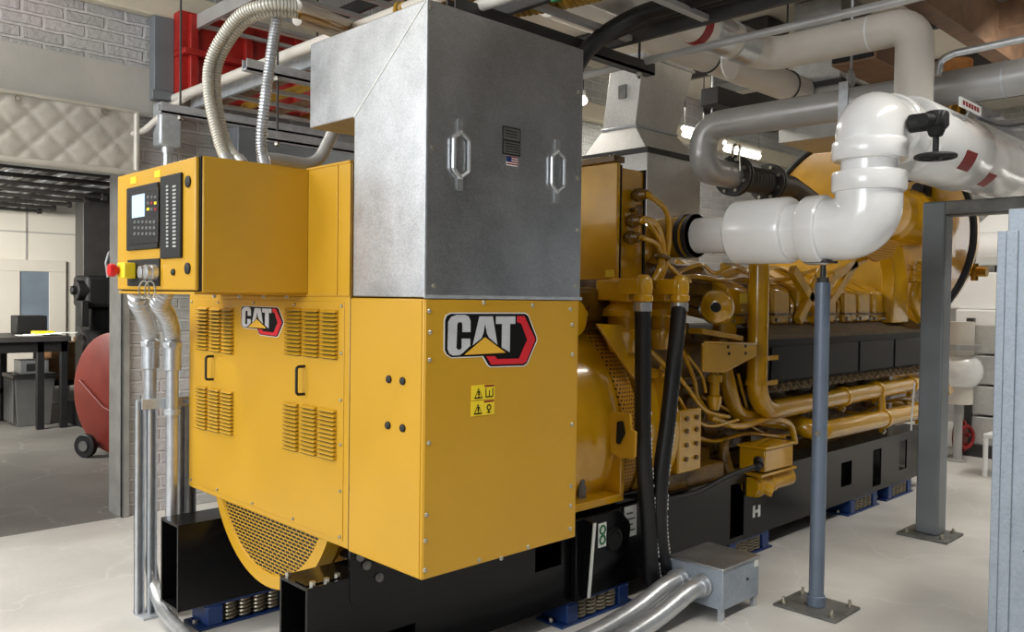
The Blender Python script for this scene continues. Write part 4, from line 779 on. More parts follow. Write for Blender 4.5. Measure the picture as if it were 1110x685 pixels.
# inspection covers along the block
for k in range(8):
    x = 4.25 + 0.39 * k; b = MB().lathe((x, 2.92, 0.88), (0, -1, 0), [(0, 0.15), (0.02, 0.15), (0.03, 0.12), (0.035, 0)], 24)
    for j in range(6): b.cyl((x + 0.13 * math.cos(j * PI / 3), 2.89, 0.88 + 0.13 * math.sin(j * PI / 3)), (x + 0.13 * math.cos(j * PI / 3), 2.91, 0.88 + 0.13 * math.sin(j * PI / 3)), 0.014, seg=6)
    b.build('inspection_cover', 'engine_dull_shaded', G)
# prelube pump with terminal box and black cable
q = at('y', 2.62, 840, 498)
pm = MB().box((q.x - 0.16, 2.60, q.z - 0.06), (q.x + 0.2, 2.78, q.z + 0.08)).build('pump_terminal_box', 'engine', G, bevel=0.008)
MB().box((q.x - 0.17, 2.59, q.z + 0.08), (q.x + 0.21, 2.79, q.z + 0.095)).build('box_lid', 'engine', pm, bevel=0.003)
MB().box((q.x - 0.2, 2.6, q.z - 0.085), (q.x + 0.25, 2.82, q.z - 0.07)).build('pump_shelf', 'engine', G)
MB().lathe((q.x - 0.2, 2.68, q.z - 0.155), (1, 0, 0), [(0, 0.03), (0.0, 0.06), (0.05, 0.06), (0.06, 0.075), (0.1, 0.075), (0.11, 0.06), (0.2, 0.06), (0.21, 0.07), (0.24, 0.07), (0.25, 0.06), (0.48, 0.062), (0.5, 0.04)], 24).build('prelube_pump', 'engine', G, angle=40)
MB().lathe((q.x - 0.12, 2.62, q.z - 0.17), (0.4, -0.8, -0.2), [(0, 0.03), (0.03, 0.04), (0.05, 0.036), (0.055, 0)], 8).build('pump_plug', 'engine', G)
MB().tube([(q.x - 0.1, 2.74, q.z - 0.12), (q.x - 0.32, 2.74, q.z - 0.1), (q.x - 0.36, 2.78, q.z + 0.08), (q.x - 0.2, 2.86, q.z + 0.12)], 0.035, 0.09, 14).build('pump_hose', 'engine_dull_shaded', G)
g0 = pt(2.6, 822, 499); MB().cyl(g0, g0 + V((-0.05, -0.03, -0.02)), 0.03).cyl(g0 + V((-0.05, -0.03, -0.02)), g0 + V((-0.09, -0.045, -0.03)), 0.02).build('cable_gland', 'rubber', pm)
MB().path(smooth_path([g0 + V((-0.05, -0.03, -0.02)), pt(2.62, 790, 516), pt(2.66, 755, 534), pt(2.68, 722, 541), pt(2.68, 690, 540)], 10), 0.016, 10).build('power_cable', 'rubber', G)
# braces of the white pipe support and tall bracket
for a, c in (((868, 348), (896, 292)), ((862, 292), (896, 346)), ((884, 348), (905, 300)), ((905, 300), (950, 272)), ((888, 350), (930, 285))):
    p0 = pt(2.82, *a); p1 = pt(2.82, *c); d = (p1 - p0).normalized(); n = V((d.z, 0, -d.x)) * 0.035
    MB().prism([p0 - n, p1 - n, p1 + n, p0 + n], (0, 0.05, 0)).build('cross_brace', 'engine', G, bevel=0.004)
b = MB(); pl = [pt(2.78, *p) for p in ((967, 350), (971, 300), (966, 268), (979, 266), (984, 300), (985, 350))]; b.prism(pl, (0, 0.12, 0)); b.build('tall_bracket', 'engine', G, bevel=0.012)
MB().tube([pt(2.76, 993, 284), pt(2.76, 992, 305), pt(2.76, 989, 325), pt(2.76, 1000, 345), pt(2.76, 1012, 352)], 0.05, 0.15, 16).build('riser_pipe', 'engine', G)
q = pt(2.76, 992, 296); MB().lathe(q - V((0, 0, 0.08)), (0, 0, 1), [(0, 0.05), (0.01, 0.075), (0.05, 0.075), (0.06, 0.06), (0.1, 0.06), (0.11, 0.08), (0.15, 0.08), (0.16, 0.05)], 16).build('riser_union', 'engine', G)
pl = [pt(2.74, *p) for p in ((936, 276), (962, 258), (974, 262), (968, 278), (950, 284))]; MB().prism(pl, (0, 0.02, 0)).build('perforated_guard', 'perfx', G)
# air cleaner drum and large round end housing
q = at('y', 2.9, 985, 236); MB().lathe((7.25, 2.9, q.z), (1, 0, 0), [(0, 0.1), (0.0, 0.2), (0.04, 0.24), (0.5, 0.25), (0.53, 0.22)], 36).build('air_cleaner', 'engine', G)
MB().lathe((7.78, 3.37, 2.2), (1, 0, 0), [(0, 0.0), (0, 0.97), (0.1, 0.985), (0.24, 0.96), (0.34, 0.86), (0.38, 0.6), (0.38, 0)], 80).build('end_housing', 'engine', G, angle=50)
MB().torus((7.775, 3.37, 2.2), (1, 0, 0), 0.985, 0.03, 90, 8).build('housing_rim', 'blackm', G)
q = at('x', 7.7, 992, 210); b = MB().box((7.66, q.y - 0.12, q.z - 0.14), (7.76, q.y + 0.1, q.z + 0.14)); b.build('housing_frame', 'blackm', G, bevel=0.01)
MB().box((7.65, q.y - 0.05, q.z - 0.1), (7.665, q.y + 0.06, q.z + 0.1)).build('inner_panel', 'engine', G)
MB().box((7.6, q.y - 0.09, q.z - 0.26), (7.64, q.y - 0.03, q.z + 0.06)).cyl((7.6, q.y - 0.06, q.z + 0.03), (7.57, q.y - 0.06, q.z + 0.03), 0.05).build('latch', 'blackm', G, bevel=0.01)
q = at('x', 8.05, 1043, 297); MB().cyl(q, q + V((0, -0.12, 0.02)), 0.03).cyl(q + V((0, -0.1, -0.06)), q + V((0, -0.1, 0.09)), 0.03).cyl(q + V((0, -0.12, 0.02)), q + V((0, -0.2, 0.02)), 0.045).build('drain_cock', 'brass', G)
MB().tube([(7.75, 3.0, 0.9), (8.05, 2.7, 0.88), (8.25, 2.72, 0.8)], 0.05, 0.1, 16).build('end_pipe', 'engine', G)
# ================================================================ spring isolators under the rails
def isolator(label):
    t = thing('spring_isolator', (0, 0, 0), label, 'vibration isolator', 'spring isolators under the skid rails')
    MB().box((-0.28, -0.09, 0), (0.28, 0.09, 0.012)).build('base_plate', 'blue', t, bevel=0.002); MB().box((-0.24, -0.085, 0.106), (0.24, 0.085, 0.12)).build('top_plate', 'blue', t, bevel=0.002)
    for s in (-1, 1): MB().box((s * 0.2 - 0.04, -0.088, 0.012), (s * 0.2 + 0.04, 0.088, 0.106)).build('end_housing', 'blue', t, bevel=0.006); MB().cyl((s * 0.26, 0, 0.012), (s * 0.26, 0, 0.03), 0.014, seg=6).build('anchor_bolt', 'bolt', t)
    for sx in (-0.115, -0.038, 0.038, 0.115):
        for sy in (-0.05, 0.05): MB().path([V((sx + 0.031 * math.cos(a * 0.6), sy + 0.031 * math.sin(a * 0.6), 0.014 + 0.09 * a / 52)) for a in range(53)], 0.0075, 6).build('spring', 'spring', t)
    return t
iso = isolator('blue spring isolator under the near skid rail beneath the lifting lug'); iso.location = (3.28, 2.79, 0)
for x, y, la in ((4.75, 2.79, 'blue spring isolator under the near skid rail behind the round post'), (6.45, 2.79, 'blue spring isolator under near rail, nearer of the pair left of square column'), (7.15, 2.79, 'blue spring isolator under near rail, farthest one beside the square column'), (1.99, 3.93, 'blue spring isolator under the far skid rail below the round grille'), (3.3, 3.93, 'blue spring isolator deep under the far skid rail')):
    c = clone(iso, V((0, 0, 0))); c.location = (x, y, 0); c['label'] = la
# ================================================================ galvanized duct on the terminal box
D = thing('sheet_metal_duct', (2.17, 2.5, 1.595), 'large galvanized sheet metal duct elbow standing on the yellow terminal box', 'duct')
pr = [(E, 2.25, 1.597), (E, 2.683, 1.597), (E, 2.683, 2.268), (E, 3.0, 2.268), (E, 3.0, 2.603), (E, 2.25, 2.603)]
MB().prism(pr, (0.8, 0, 0)).build('duct_body', 'galv', D, bevel=0.004)
MB().prism([(E - 0.002, 2.255, 2.60), (E - 0.002, 2.263, 2.60), (E - 0.002, 2.684, 2.272), (E - 0.002, 2.684, 2.262)], (0.004, 0, 0)).build('miter_seam', 'galvd', D)
MB().box((E - 0.004, 2.246, 1.597), (E + 0.003, 2.253, 2.603)).build('corner_seam', 'strut', D)
MB().box((E - 0.002, 2.244, 1.594), (2.585, 2.25, 1.606)).build('bottom_flange', 'strut', D)
for px, py in ((498, 168), (603, 186)):
    q = at('y', 2.25, px, py); x, z = q.x, q.z
    MB().prism(rnd([(x - 0.014, 2.249, z - 0.125), (x + 0.014, 2.249, z - 0.125), (x + 0.014, 2.249, z - 0.07), (x - 0.014, 2.249, z - 0.07)], 0.01), (0, -0.005, 0)).prism(rnd([(x - 0.014, 2.249, z + 0.07), (x + 0.014, 2.249, z + 0.07), (x + 0.014, 2.249, z + 0.125), (x - 0.014, 2.249, z + 0.125)], 0.01), (0, -0.005, 0)).tube([(x, 2.243, z + 0.08), (x - 0.035, 2.24, z + 0.055), (x - 0.035, 2.24, z - 0.055), (x, 2.243, z - 0.08)], 0.008, 0.015, 8).tube([(x, 2.243, z + 0.08), (x + 0.035, 2.24, z + 0.055), (x + 0.035, 2.24, z - 0.055), (x, 2.243, z - 0.08)], 0.007, 0.015, 8).build('lift_handle', 'steel', D)
def qbox(x0, y0, x1, y1, d, m, name, parent):
    a = at('y', 2.25, x0, (y0 + y1) / 2); c = at('y', 2.25, x1, (y0 + y1) / 2); zt = at('y', 2.25, (x0 + x1) / 2, y0).z; zb = at('y', 2.25, (x0 + x1) / 2, y1).z
    return MB().box((a.x, 2.25 - d, zb), (c.x, 2.2505, zt)).build(name, m, parent)
nm = qbox(544.5, 138, 564, 168.5, 0.002, 'blackm', 'name_plate', D); qbox(545.5, 139.5, 563, 152, 0.003, 'plate', 'plate_field', nm); qbox(545.5, 154, 563, 167, 0.003, 'plate', 'plate_field', nm)
for k in range(4): qbox(547, 156 + 2.8 * k, 562, 157 + 2.8 * k, 0.0036, 'blackm', 'text_line', nm)
for k in range(3): qbox(547, 142 + 3 * k, 560, 143 + 3 * k, 0.0036, 'blackm', 'text_line', nm)
fl = qbox(549, 169.5, 561, 180, 0.0015, 'paper', 'flag_sticker', D)
for k in range(4): qbox(549, 169.7 + 2.6 * k, 561, 171 + 2.6 * k, 0.002, 'redtag', 'red_stripe', fl)
qbox(549, 169.6, 554, 175, 0.0025, 'blue', 'blue_field', fl)
f = None
for p in ((627, 100), (626, 193), (626, 250), (624, 310), (466, 8), (468, 160), (470, 310)):
    q = at('y', 2.25, *p)
    if f is None: f = MB().lathe(q, (0, -1, 0), [(0, 0.008), (0.006, 0.007), (0.008, 0)], 8).build('screw', 'bolt', D); q0 = q
    else: clone(f, q - q0, D)
# ================================================================ hoses
def hose(pts, label):
    p = smooth_path(pts, 14); t = thing('hose', (p[-1].x, p[-1].y, 0), label, 'hose', 'black hoses hanging from the engine outlets')
    MB().path(p, 0.042, 18).build('hose_body', 'rubber', t)
    MB().cyl(V(pts[0]) - V((0, 0, 0.035)), V(pts[0]) + V((0, 0, 0.01)), 0.047, seg=20).build('hose_clamp', 'steel', t)
    b = MB(); rr = random.Random(5); pp = resample(p, 0.022)
    for i in range(int(len(pp) * 0.35), int(len(pp) * 0.93)):
        if rr.random() < 0.75: q = pp[i] + V((0.026, -0.033, 0)); b.box(q + V((-0.003, -0.0006, -0.007)), q + V((0.003 + 0.004 * rr.random(), 0.0016, 0.006)))
    b.build('printed_marking', 'paper', t)
a = [(3.466, 2.6, 1.575), at('y', 2.58, 697, 400), at('y', 2.57, 697, 480), at('y', 2.57, 702, 560), at('y', 2.57, 706, 615), V((3.60, 2.58, 0.03))]
hose(a, 'left black rubber hose hanging down in front of the engine')
a = [(3.79, 2.6, 1.575), at('y', 2.56, 731, 390), at('y', 2.55, 724, 455), at('y', 2.54, 716, 520), at('y', 2.55, 715, 580), at('y', 2.56, 722, 620), V((3.76, 2.56, 0.03))]
hose(a, 'right black rubber hose hanging down in front of the engine')
# ================================================================ junction box on the floor with two flexible conduits
J = thing('junction_box', (3.83, 2.38, 0), 'grey galvanized junction box on short legs on the floor by the skid', 'box')
MB().box((3.65, 2.22, 0.06), (4.0, 2.53, 0.262)).build('box_body', 'galvp', J, bevel=0.004); MB().box((3.645, 2.214, 0.255), (4.006, 2.536, 0.27)).build('box_lid', 'galv', J, bevel=0.003)
for x, y in ((3.67, 2.24), (3.98, 2.24), (3.67, 2.51), (3.98, 2.51)): MB().box((x - 0.012, y - 0.012, 0), (x + 0.012, y + 0.012, 0.06)).build('leg', 'strut', J)
MB().box((3.95, 2.218, 0.215), (3.99, 2.22, 0.25)).build('sticker', 'paper', J); MB().cyl((3.88, 2.212, 0.17), (3.88, 2.22, 0.17), 0.008, seg=8).build('screw', 'tarnish', J)
for x in (3.655, 3.99): MB().cyl((x + 0.003, 2.21, 0.26), (x + 0.003, 2.216, 0.26), 0.006, seg=8).build('screw', 'bolt', J)
for k, (y, la) in enumerate(((2.46, 'rear grey flexible conduit curving along the floor into junction box'), (2.33, 'front grey flexible conduit curving along the floor into junction box'))):
    t = thing('floor_conduit', (3.0, y, 0), la, 'conduit', 'floor conduits at the junction box')
    MB().path(smooth_path([(3.62, y, 0.165), (3.5, y + 0.0, 0.155), (3.3, y + 0.02, 0.09), (3.05, y + 0.02, 0.055), (2.6, y - 0.03, 0.052), (2.0, y - 0.25, 0.052)], 12), 0.046, 18).build('tube', 'steel', t)
    MB().lathe((3.65, y, 0.165), (-1, 0, 0), [(0, 0.052), (0.012, 0.058), (0.02, 0.058), (0.022, 0.05), (0.05, 0.05), (0.052, 0.055), (0.062, 0.055), (0.064, 0.046)], 20).build('fitting', 'steel', t)
# ================================================================ stanchion, column, cross beam, right cabinet
t = thing('pipe_stanchion', (4.2, 2.0, 0), 'slim round blue grey post propping the white pipe', 'post')
MB().box((4.06, 1.83, 0), (4.35, 2.17, 0.014)).build('base_plate', 'plate', t, bevel=0.003)
MB().cyl((4.2, 2.0, 0.014), (4.2, 2.0, 1.70), 0.038, seg=28).build('tube', 'post', t); MB().cyl((4.2, 2.0, 0.014), (4.2, 2.0, 0.07), 0.046, seg=24).build('collar', 'post', t, bevel=0.004)
MB().cyl((4.2, 2.0, 1.68), (4.2, 2.0, 1.79), 0.014, seg=12).cyl((4.2, 2.0, 1.70), (4.2, 2.0, 1.725), 0.03, seg=6).build('adjusting_screw', 'tarnish', t)
MB().prism([(4.14, 1.95, 1.80), (4.26, 1.95, 1.80), (4.26, 2.08, 1.80), (4.14, 2.08, 1.80)], (0, 0, 0.012)).build('saddle', 'tarnish', t)
MB().cyl((4.155, 1.99, 0.92), (4.165, 1.99, 0.92), 0.012).build('side_bolt', 'bolt', t)
for x, y in ((4.1, 1.87), (4.31, 1.87), (4.1, 2.13), (4.31, 2.13)): MB().cyl((x, y, 0.014), (x, y, 0.05), 0.008, seg=8).cyl((x, y, 0.014), (x, y, 0.026), 0.016, seg=6).build('anchor_bolt', 'bolt', t)
t = thing('square_column', (6.12, 2.1, 0), 'square dark grey steel column bolted to the floor beside the engine', 'column')
MB().box((5.95, 1.94, 0), (6.27, 2.27, 0.018)).build('base_plate', 'plate', t, bevel=0.003); MB().box((6.045, 2.03, 0.018), (6.195, 2.18, 2.29)).build('tube', 'column', t, bevel=0.012, seg=3)
for x, y in ((6.0, 1.99), (6.22, 1.99), (6.0, 2.22), (6.22, 2.22)): MB().cyl((x, y, 0.018), (x, y, 0.05), 0.009, seg=8).cyl((x, y, 0.018), (x, y, 0.032), 0.018, seg=6).build('anchor_bolt', 'bolt', t)
MB().tube([(6.03, 2.2, 1.05), (6.02, 2.21, 0.82), (6.03, 2.215, 0.72)], 0.006, 0, 8).build('wire', 'paper', t)
t = thing('cross_beam', (6.12, 1.5, 2.27), 'brownish steel cross beam on the square column under the white pipe', 'beam')
MB().box((6.05, -2.9, 2.19), (6.19, 2.08, 2.29)).build('beam', 'plate', t, bevel=0.012); MB().cyl((6.12, 2.08, 2.24), (6.12, 2.1, 2.24), 0.045).build('end_cap', 'tarnish', t)
t = thing('metal_cabinet', (4.5, 0.85, 0), 'tall pale galvanized cabinet standing at the right edge', 'cabinet')
MB().box((4.26, 0.3, 0), (4.9, 1.165, 2.03)).build('cabinet_body', 'galvp', t, bevel=0.004)
MB().box((4.245, 1.12, 0), (4.30, 1.19, 1.93)).box((4.235, 1.165, 0), (4.30, 1.2, 1.93)).build('corner_flange', 'galvp', t, bevel=0.003)
for z in (0.5, 0.9, 1.4, 1.75): MB().cyl((4.25, 1.06, z), (4.26, 1.06, z), 0.008, seg=8).build('screw', 'tarnish', t)
# ================================================================ insulated white pipe
def ring(b, p, ax, prof): b.lathe(p, ax, prof, 40); return b
W_ = thing('insulated_pipe', (4.2, 2.0, 1.79), 'thick glossy white insulated pipe winding from engine up across the column', 'pipe')
yz = (4.2, 0, 1.975)
MB().cyl((4.2, 2.76, 1.975), (4.2, 2.44, 1.975), 0.102, seg=40).build('inlet_pipe', 'white', W_)
MB().lathe((4.2, 2.52, 1.98), (0, -1, 0), [(0, 0.10), (0.0, 0.14), (0.008, 0.16), (0.025, 0.175), (0.33, 0.178), (0.345, 0.17), (0.35, 0.15), (0.35, 0.1)], 48).build('sleeve', 'white', W_)
MB().cyl((4.2, 2.20, 1.972), (4.2, 2.05, 1.972), 0.15, seg=40).build('neck', 'white', W_)
MB().lathe((4.2, 2.09, 1.972), (0, -1, 0), [(0, 0.14), (0, 0.172), (0.012, 0.18), (0.10, 0.18), (0.11, 0.172), (0.11, 0.14)], 48).build('collar', 'white', W_)
MB().tube([(4.2, 2.0, 1.972), (4.2, 1.772, 1.972), (4.2, 1.772, 2.22)], 0.158, 0.215, 44).build('elbow', 'white', W_)
MB().lathe((4.2, 1.772, 2.15), (0, 0, 1), [(0, 0.15), (0, 0.17), (0.012, 0.176), (0.085, 0.176), (0.097, 0.17), (0.097, 0.14)], 48).build('collar', 'white', W_)
MB().cyl((4.2, 1.772, 2.2), (4.2, 1.772, 2.34), 0.135, seg=40).build('riser', 'white', W_)
MB().lathe((4.2, 1.772, 2.305), (0, 0, 1), [(0, 0.13), (0, 0.17), (0.012, 0.178), (0.085, 0.178), (0.097, 0.17), (0.097, 0.14)], 48).build('collar', 'white', W_)
ZP = 2.49
MB().tube([(4.2, 1.772, 2.38), (4.2, 1.772, ZP), (4.5, 1.772, ZP)], 0.162, 0.15, 44).build('elbow', 'white', W_)
MB().lathe((4.38, 1.772, ZP), (1, 0, 0), [(0, 0.15), (0, 0.17), (0.012, 0.18), (0.1, 0.18), (0.11, 0.15)], 48).build('collar', 'white', W_)
MB().cyl((4.45, 1.772, ZP), (10.2, 1.772, ZP), 0.15, seg=40).build('long_run', 'white', W_)
MB().lathe((4.62, 1.772, ZP), (1, 0, 0), [(0, 0.15), (0.01, 0.205), (0.02, 0.212), (0.82, 0.216), (0.835, 0.208), (0.835, 0.15)], 48).build('sleeve', 'white', W_)
MB().lathe((5.48, 1.772, ZP), (1, 0, 0), [(0, 0.15), (0.01, 0.188), (0.72, 0.19), (0.735, 0.18), (0.735, 0.15)], 48).build('sleeve', 'white', W_)
for px, py, w2, h2, X_ in ((1035, 177, 10, 8, 0), (1062, 194, 8, 6, 0)):
    r_ = (0.2155 if px < 1050 else 0.191); b = MB(); q = at('y', 1.66, px, py); xa = q.x - 0.1 if px < 1050 else max(q.x - 0.02, 5.5); n = 8; th0 = math.asin(max(-1, min(1, (q.z - ZP) / r_)))
    for i in range(n):
        t0 = th0 - 0.26 + 0.52 * i / n; t1 = th0 - 0.26 + 0.52 * (i + 1) / n; pp = []
        for rr in (r_ - 0.004, r_ + 0.001): pp.append([(1.772 - rr * math.cos(tt), ZP + rr * math.sin(tt)) for tt in (t0, t1)])
        b.hexa([(xa, *pp[0][0]), (xa + 0.17, *pp[0][0]), (xa + 0.17, *pp[0][1]), (xa, *pp[0][1])], [(xa, *pp[1][0]), (xa + 0.17, *pp[1][0]), (xa + 0.17, *pp[1][1]), (xa, *pp[1][1])])
    b.build('red_label', 'redtag', W_)
# gate valve with hand wheel beside the pipe
q = at('y', 1.48, 1015, 131)
t = thing('gate_valve', q, 'black gate valve with hand wheel hanging beside the white pipe', 'valve')
MB().cyl(q + V((-0.01, 0.12, 0.0)), q + V((-0.01, -0.05, 0)), 0.045, seg=12).lathe(q + V((0, 0.0, 0.045)), (0, 0, -1), [(0, 0.0), (0, 0.05), (0.02, 0.056), (0.07, 0.056), (0.09, 0.04), (0.12, 0.03)], 14).box(q + V((-0.06, -0.035, -0.03)), q + V((0.06, 0.035, 0.03))).build('valve_body', 'blackm', t, bevel=0.008)
MB().cyl(q + V((0, 0, -0.05)), q + V((0, 0, -0.19)), 0.014).build('stem', 'blackm', t)
b = MB().torus(q + V((0, 0, -0.17)), (0, 0, 1), 0.085, 0.011, 36, 8)
for k in range(3): a = k * 2 * PI / 3; b.cyl(q + V((0, 0, -0.172)), q + V((0.085 * math.cos(a), 0.085 * math.sin(a), -0.17)), 0.008, seg=8)
b.build('hand_wheel', 'blackm', t)
MB().cyl(q + V((-0.02, 0.0, 0)), q + V((-0.12, 0.02, -0.01)), 0.03, seg=12).build('side_stub', 'blackm', t)
# ================================================================ overhead pipes
XO = 4.74
y1 = at('x', XO, 832, 52)
t = thing('overhead_pipe', (XO, 1.77, 2.65), 'matte white insulated overhead pipe dropping into the thick white pipe', 'pipe')
ZO = at('y', 1.77, 992, 26).z - 0.0
MB().tube([(XO, 1.77, 2.6), (XO, 1.77, ZO), (XO, y1.y, ZO), (XO - 2.2, y1.y, ZO)], 0.098, [0.11, 0.14], 36).build('jacket', 'offwhite', t)
for y in (2.0, 2.9): MB().cyl((XO, y, ZO), (XO, y + 0.01, ZO), 0.0995, seg=36).build('seam_band', 'white', t)
for x in (XO - 0.24, XO - 0.5): MB().cyl((x, y1.y, ZO), (x - 0.18, y1.y, ZO), 0.106, seg=32).build('metal_coupling', 'steel', t)
MB().cyl((XO - 0.75, y1.y, ZO), (XO - 0.82, y1.y, ZO), 0.1, seg=32).build('red_band', 'redtag', t)
t = thing('diagonal_pipe', (5.5, 3.5, 3.3), 'matte white overhead pipe receding above the black beam', 'pipe')
MB().cyl((3.7, 3.5, 3.41), (6.86, 3.5, 3.41), 0.12, seg=36).build('jacket', 'offwhite', t); MB().cyl((4.2, 3.5, 3.41), (4.28, 3.5, 3.41), 0.122, seg=36).build('red_band', 'redtag', t)
for x in (5.4, 6.6): MB().torus((x, 3.5, 3.41), (1, 0, 0), 0.125, 0.008, 30, 6).cyl((x, 3.5, 3.53), (x, 3.5, 4.2), 0.008, seg=8).build('hanger_clamp', 'tarnish', t)
t = thing('grey_pipe', (5.3, 2.0, 2.75), 'dark grey steel pipe crossing behind the white pipe with flanged bellows', 'pipe')
ZG = at('x', 5.3, 950, 108).z; YG = at('x', 5.3, 762, 168).y
MB().tube([(5.3, -2.9, ZG), (5.3, YG, ZG), (5.3, YG, ZG - 0.31), (5.72, YG, ZG - 0.31)], 0.1, [0.15, 0.13], 32).build('tube', 'pipegrey', t)
for x in (5.7, 5.74, 6.22, 6.26): 
    MB().cyl((x, YG, ZG - 0.31), (x + 0.022, YG, ZG - 0.31), 0.155, seg=32).build('flange', 'flange', t, bevel=0.002)
for x in (5.69, 6.215):
    for k in range(8): a = 2 * PI * (k + .5) / 8; MB().cyl((x - 0.02, YG + 0.125 * math.cos(a), ZG - 0.31 + 0.125 * math.sin(a)), (x + 0.08, YG + 0.125 * math.cos(a), ZG - 0.31 + 0.125 * math.sin(a)), 0.014, seg=6).build('flange_bolt', 'bolt', t)
MB().flex([V((5.76 + 0.005 * i, YG, ZG - 0.31)) for i in range(93)], 0.095, 0.045, 0.09, 28).build('bellows', 'flange', t, angle=80)
MB().tube([(6.28, YG, ZG - 0.31), (6.6, YG, ZG - 0.31), (7.2, 3.4, ZG - 0.5)], 0.1, 0.2, 28).build('tail_pipe', 'flange', t)
MB().tube([(5.52, YG - 0.11, ZG - 0.2), (5.48, YG - 0.14, ZG - 0.12), (5.58, YG - 0.14, ZG - 0.1), (5.6, YG - 0.11, ZG - 0.22)], 0.01, 0.03, 8).cyl((5.58, YG - 0.13, ZG - 0.1), (5.6, YG - 0.13, ZG - 0.3), 0.008, seg=8).build('wire_handle', 'bolt', t)
y2 = at('x', 5.3, 922, 110).y
MB().box((5.24, y2 - 0.03, ZG - 0.12), (5.36, y2 + 0.03, ZG - 0.09)).box((5.19, y2 - 0.03, ZG - 0.12), (5.2, y2 + 0.03, ZG + 0.12)).box((5.40, y2 - 0.03, ZG - 0.12), (5.41, y2 + 0.03, ZG + 0.12)).cyl((5.3, y2, ZG + 0.1), (5.3, y2, 4.4), 0.009, seg=8).torus((5.3, y2, ZG + 0.16), (0, 1, 0), 0.05, 0.008, 20, 6).build('clevis_hanger', 'strut', t)
q2 = at('x', 5.3, 1092, 90).y; MB().cyl((5.3, q2, ZG), (5.3, q2 + 0.012, ZG), 0.103, seg=32).build('seam_band', 'strut', t)
tag(MB().tube([at('x', 4.9, 1016, 82), at('x', 4.9, 1018, 66), at('x', 4.9, 1034, 58), at('x', 4.9, 1110, 42), at('x', 4.9, 1180, 26)], 0.02, 0.08, 14).build('thin_conduit', 'steel'), 'thin bare conduit curving above the grey pipe at upper right', 'conduit')
q = at('x', 5.9, 1038, 105)
t = thing('relief_valve', q, 'brass valve with copper coloured cap above the white pipe', 'valve')
MB().lathe((q.x, q.y, q.z - 0.2), (0, 0, 1), [(0, 0.05), (0.05, 0.07), (0.1, 0.05), (0.2, 0.05)], 16).build('valve_body', 'brass', t); MB().lathe((q.x, q.y, q.z + 0.12), (0, 0, 1), [(0, 0.06), (0.0, 0.085), (0.11, 0.085), (0.12, 0.07), (0.12, 0)], 20).build('cap', 'wood', t); MB().cyl((q.x, q.y, q.z), (q.x, q.y, q.z + 0.13), 0.05).build('neck', 'brass', t)
q = at('y', 1.55, 1052, 115); t = thing('pipe_marker', q, 'white pipe marker with pink lettering above the white pipe', 'sign')
MB().box(q + V((-0.16, 0, -0.025)), q + V((0.18, 0.008, 0.025))).build('plate', 'paper', t)
b = MB(); 
for k in range(6): b.box(q + V((-0.12 + 0.045 * k, -0.002, -0.012)), q + V((-0.09 + 0.045 * k, 0, 0.012)))
b.build('lettering', 'redtag', t); MB().cyl(q + V((0, 0.004, -0.022)), q + V((0, 0.06, -0.12)), 0.006, seg=8).build('bracket', 'steel', t)
t = thing('strut_rail', (6.4, 1.45, 2.7), 'galvanized strut rail running alongside above the white pipe', 'strut')
a = at('y', 1.8, 1046, 118); c = at('y', 1.8, 1110, 160); z0 = a.z - 0.04
MB().box((a.x, 1.78, z0), (8.2, 1.788, z0 + 0.1)).box((a.x, 1.788, z0), (8.2, 1.87, z0 + 0.008)).box((a.x, 1.788, z0 + 0.092), (8.2, 1.87, z0 + 0.1)).build('channel', 'strut', t)
for x in (a.x + 0.35, a.x + 0.8): MB().box((x, 1.70, z0 + 0.03), (x + 0.1, 1.78, z0 + 0.05)).build('cross_clip', 'strut', t)
tag(MB().path(smooth_path([at('y', 1.3, 1060, 128), at('y', 1.3, 1085, 136), at('y', 1.3, 1110, 134), at('y', 1.3, 1140, 128)], 8), 0.008, 8).build('black_wire', 'rubber'), 'thin black wire hanging at the upper right over the strut rail', 'wire')
# ================================================================ overhead tray over the duct
ladder('cable_tray', 2.66, 3.38, -2.9, 3.3, 2.88, 'dark cable tray passing over the top of the sheet metal duct', 'cable trays', 'tarnish', 14)
tag(MB().path(smooth_path([(3.18, -2.9, 2.94), (3.18, 0.6, 2.94), (3.2, 1.4, 2.94), (3.22, 2.2, 2.95), (3.2, 2.5, 2.93), (3.1, 2.68, 2.8), (2.98, 2.74, 2.55), (2.9, 2.75, 2.3), (2.85, 2.75, 1.72)], 10), 0.042, 14).build('black_cable', 'rubber'), 'thick black cable draped over the tray and down behind the duct', 'cable')
tag(MB().path(smooth_path([(3.28, -2.9, 2.94), (3.28, 0.6, 2.94), (3.29, 1.6, 2.94), (3.29, 2.3, 2.95), (3.27, 2.5, 2.93), (3.15, 2.74, 2.82), (3.0, 2.82, 2.6), (2.9, 2.85, 2.3), (2.85, 2.85, 1.72)], 10), 0.03, 12).build('black_cable', 'rubber'), 'thinner black cable on the tray beside the thick one', 'cable')
flexible('flexible_hose', [(2.5, 3.4, 2.98), (2.85, 2.7, 2.99), (2.9, 2.0, 2.99), (2.9, 0.8, 2.99), (2.9, -2.9, 2.99)], 0.06, 'ribbed yellowish flexible hose lying on the tray above the duct', 'duct_yel', 'hose', 'flexible hoses on the tray', 0.03, False)
tag(MB().tube([(3.62, -2.9, 2.86), (3.62, 4.2, 2.86)], 0.02, 0, 12).build('overhead_conduit', 'pipegrey'), 'thin grey conduit running beside the tray toward the upper right', 'conduit')
tag(MB().tube([(2.45, -2.9, 2.86), (2.45, 3.1, 2.86)], 0.026, 0, 12).build('overhead_conduit', 'offwhite'), 'pale conduit running just above the duct top edge', 'conduit')
trapeze(2.75, 2.3, 3.7, 2.8, 'strut trapeze under the tray directly above the metal duct', (2.38, 3.6), 'tarnish')
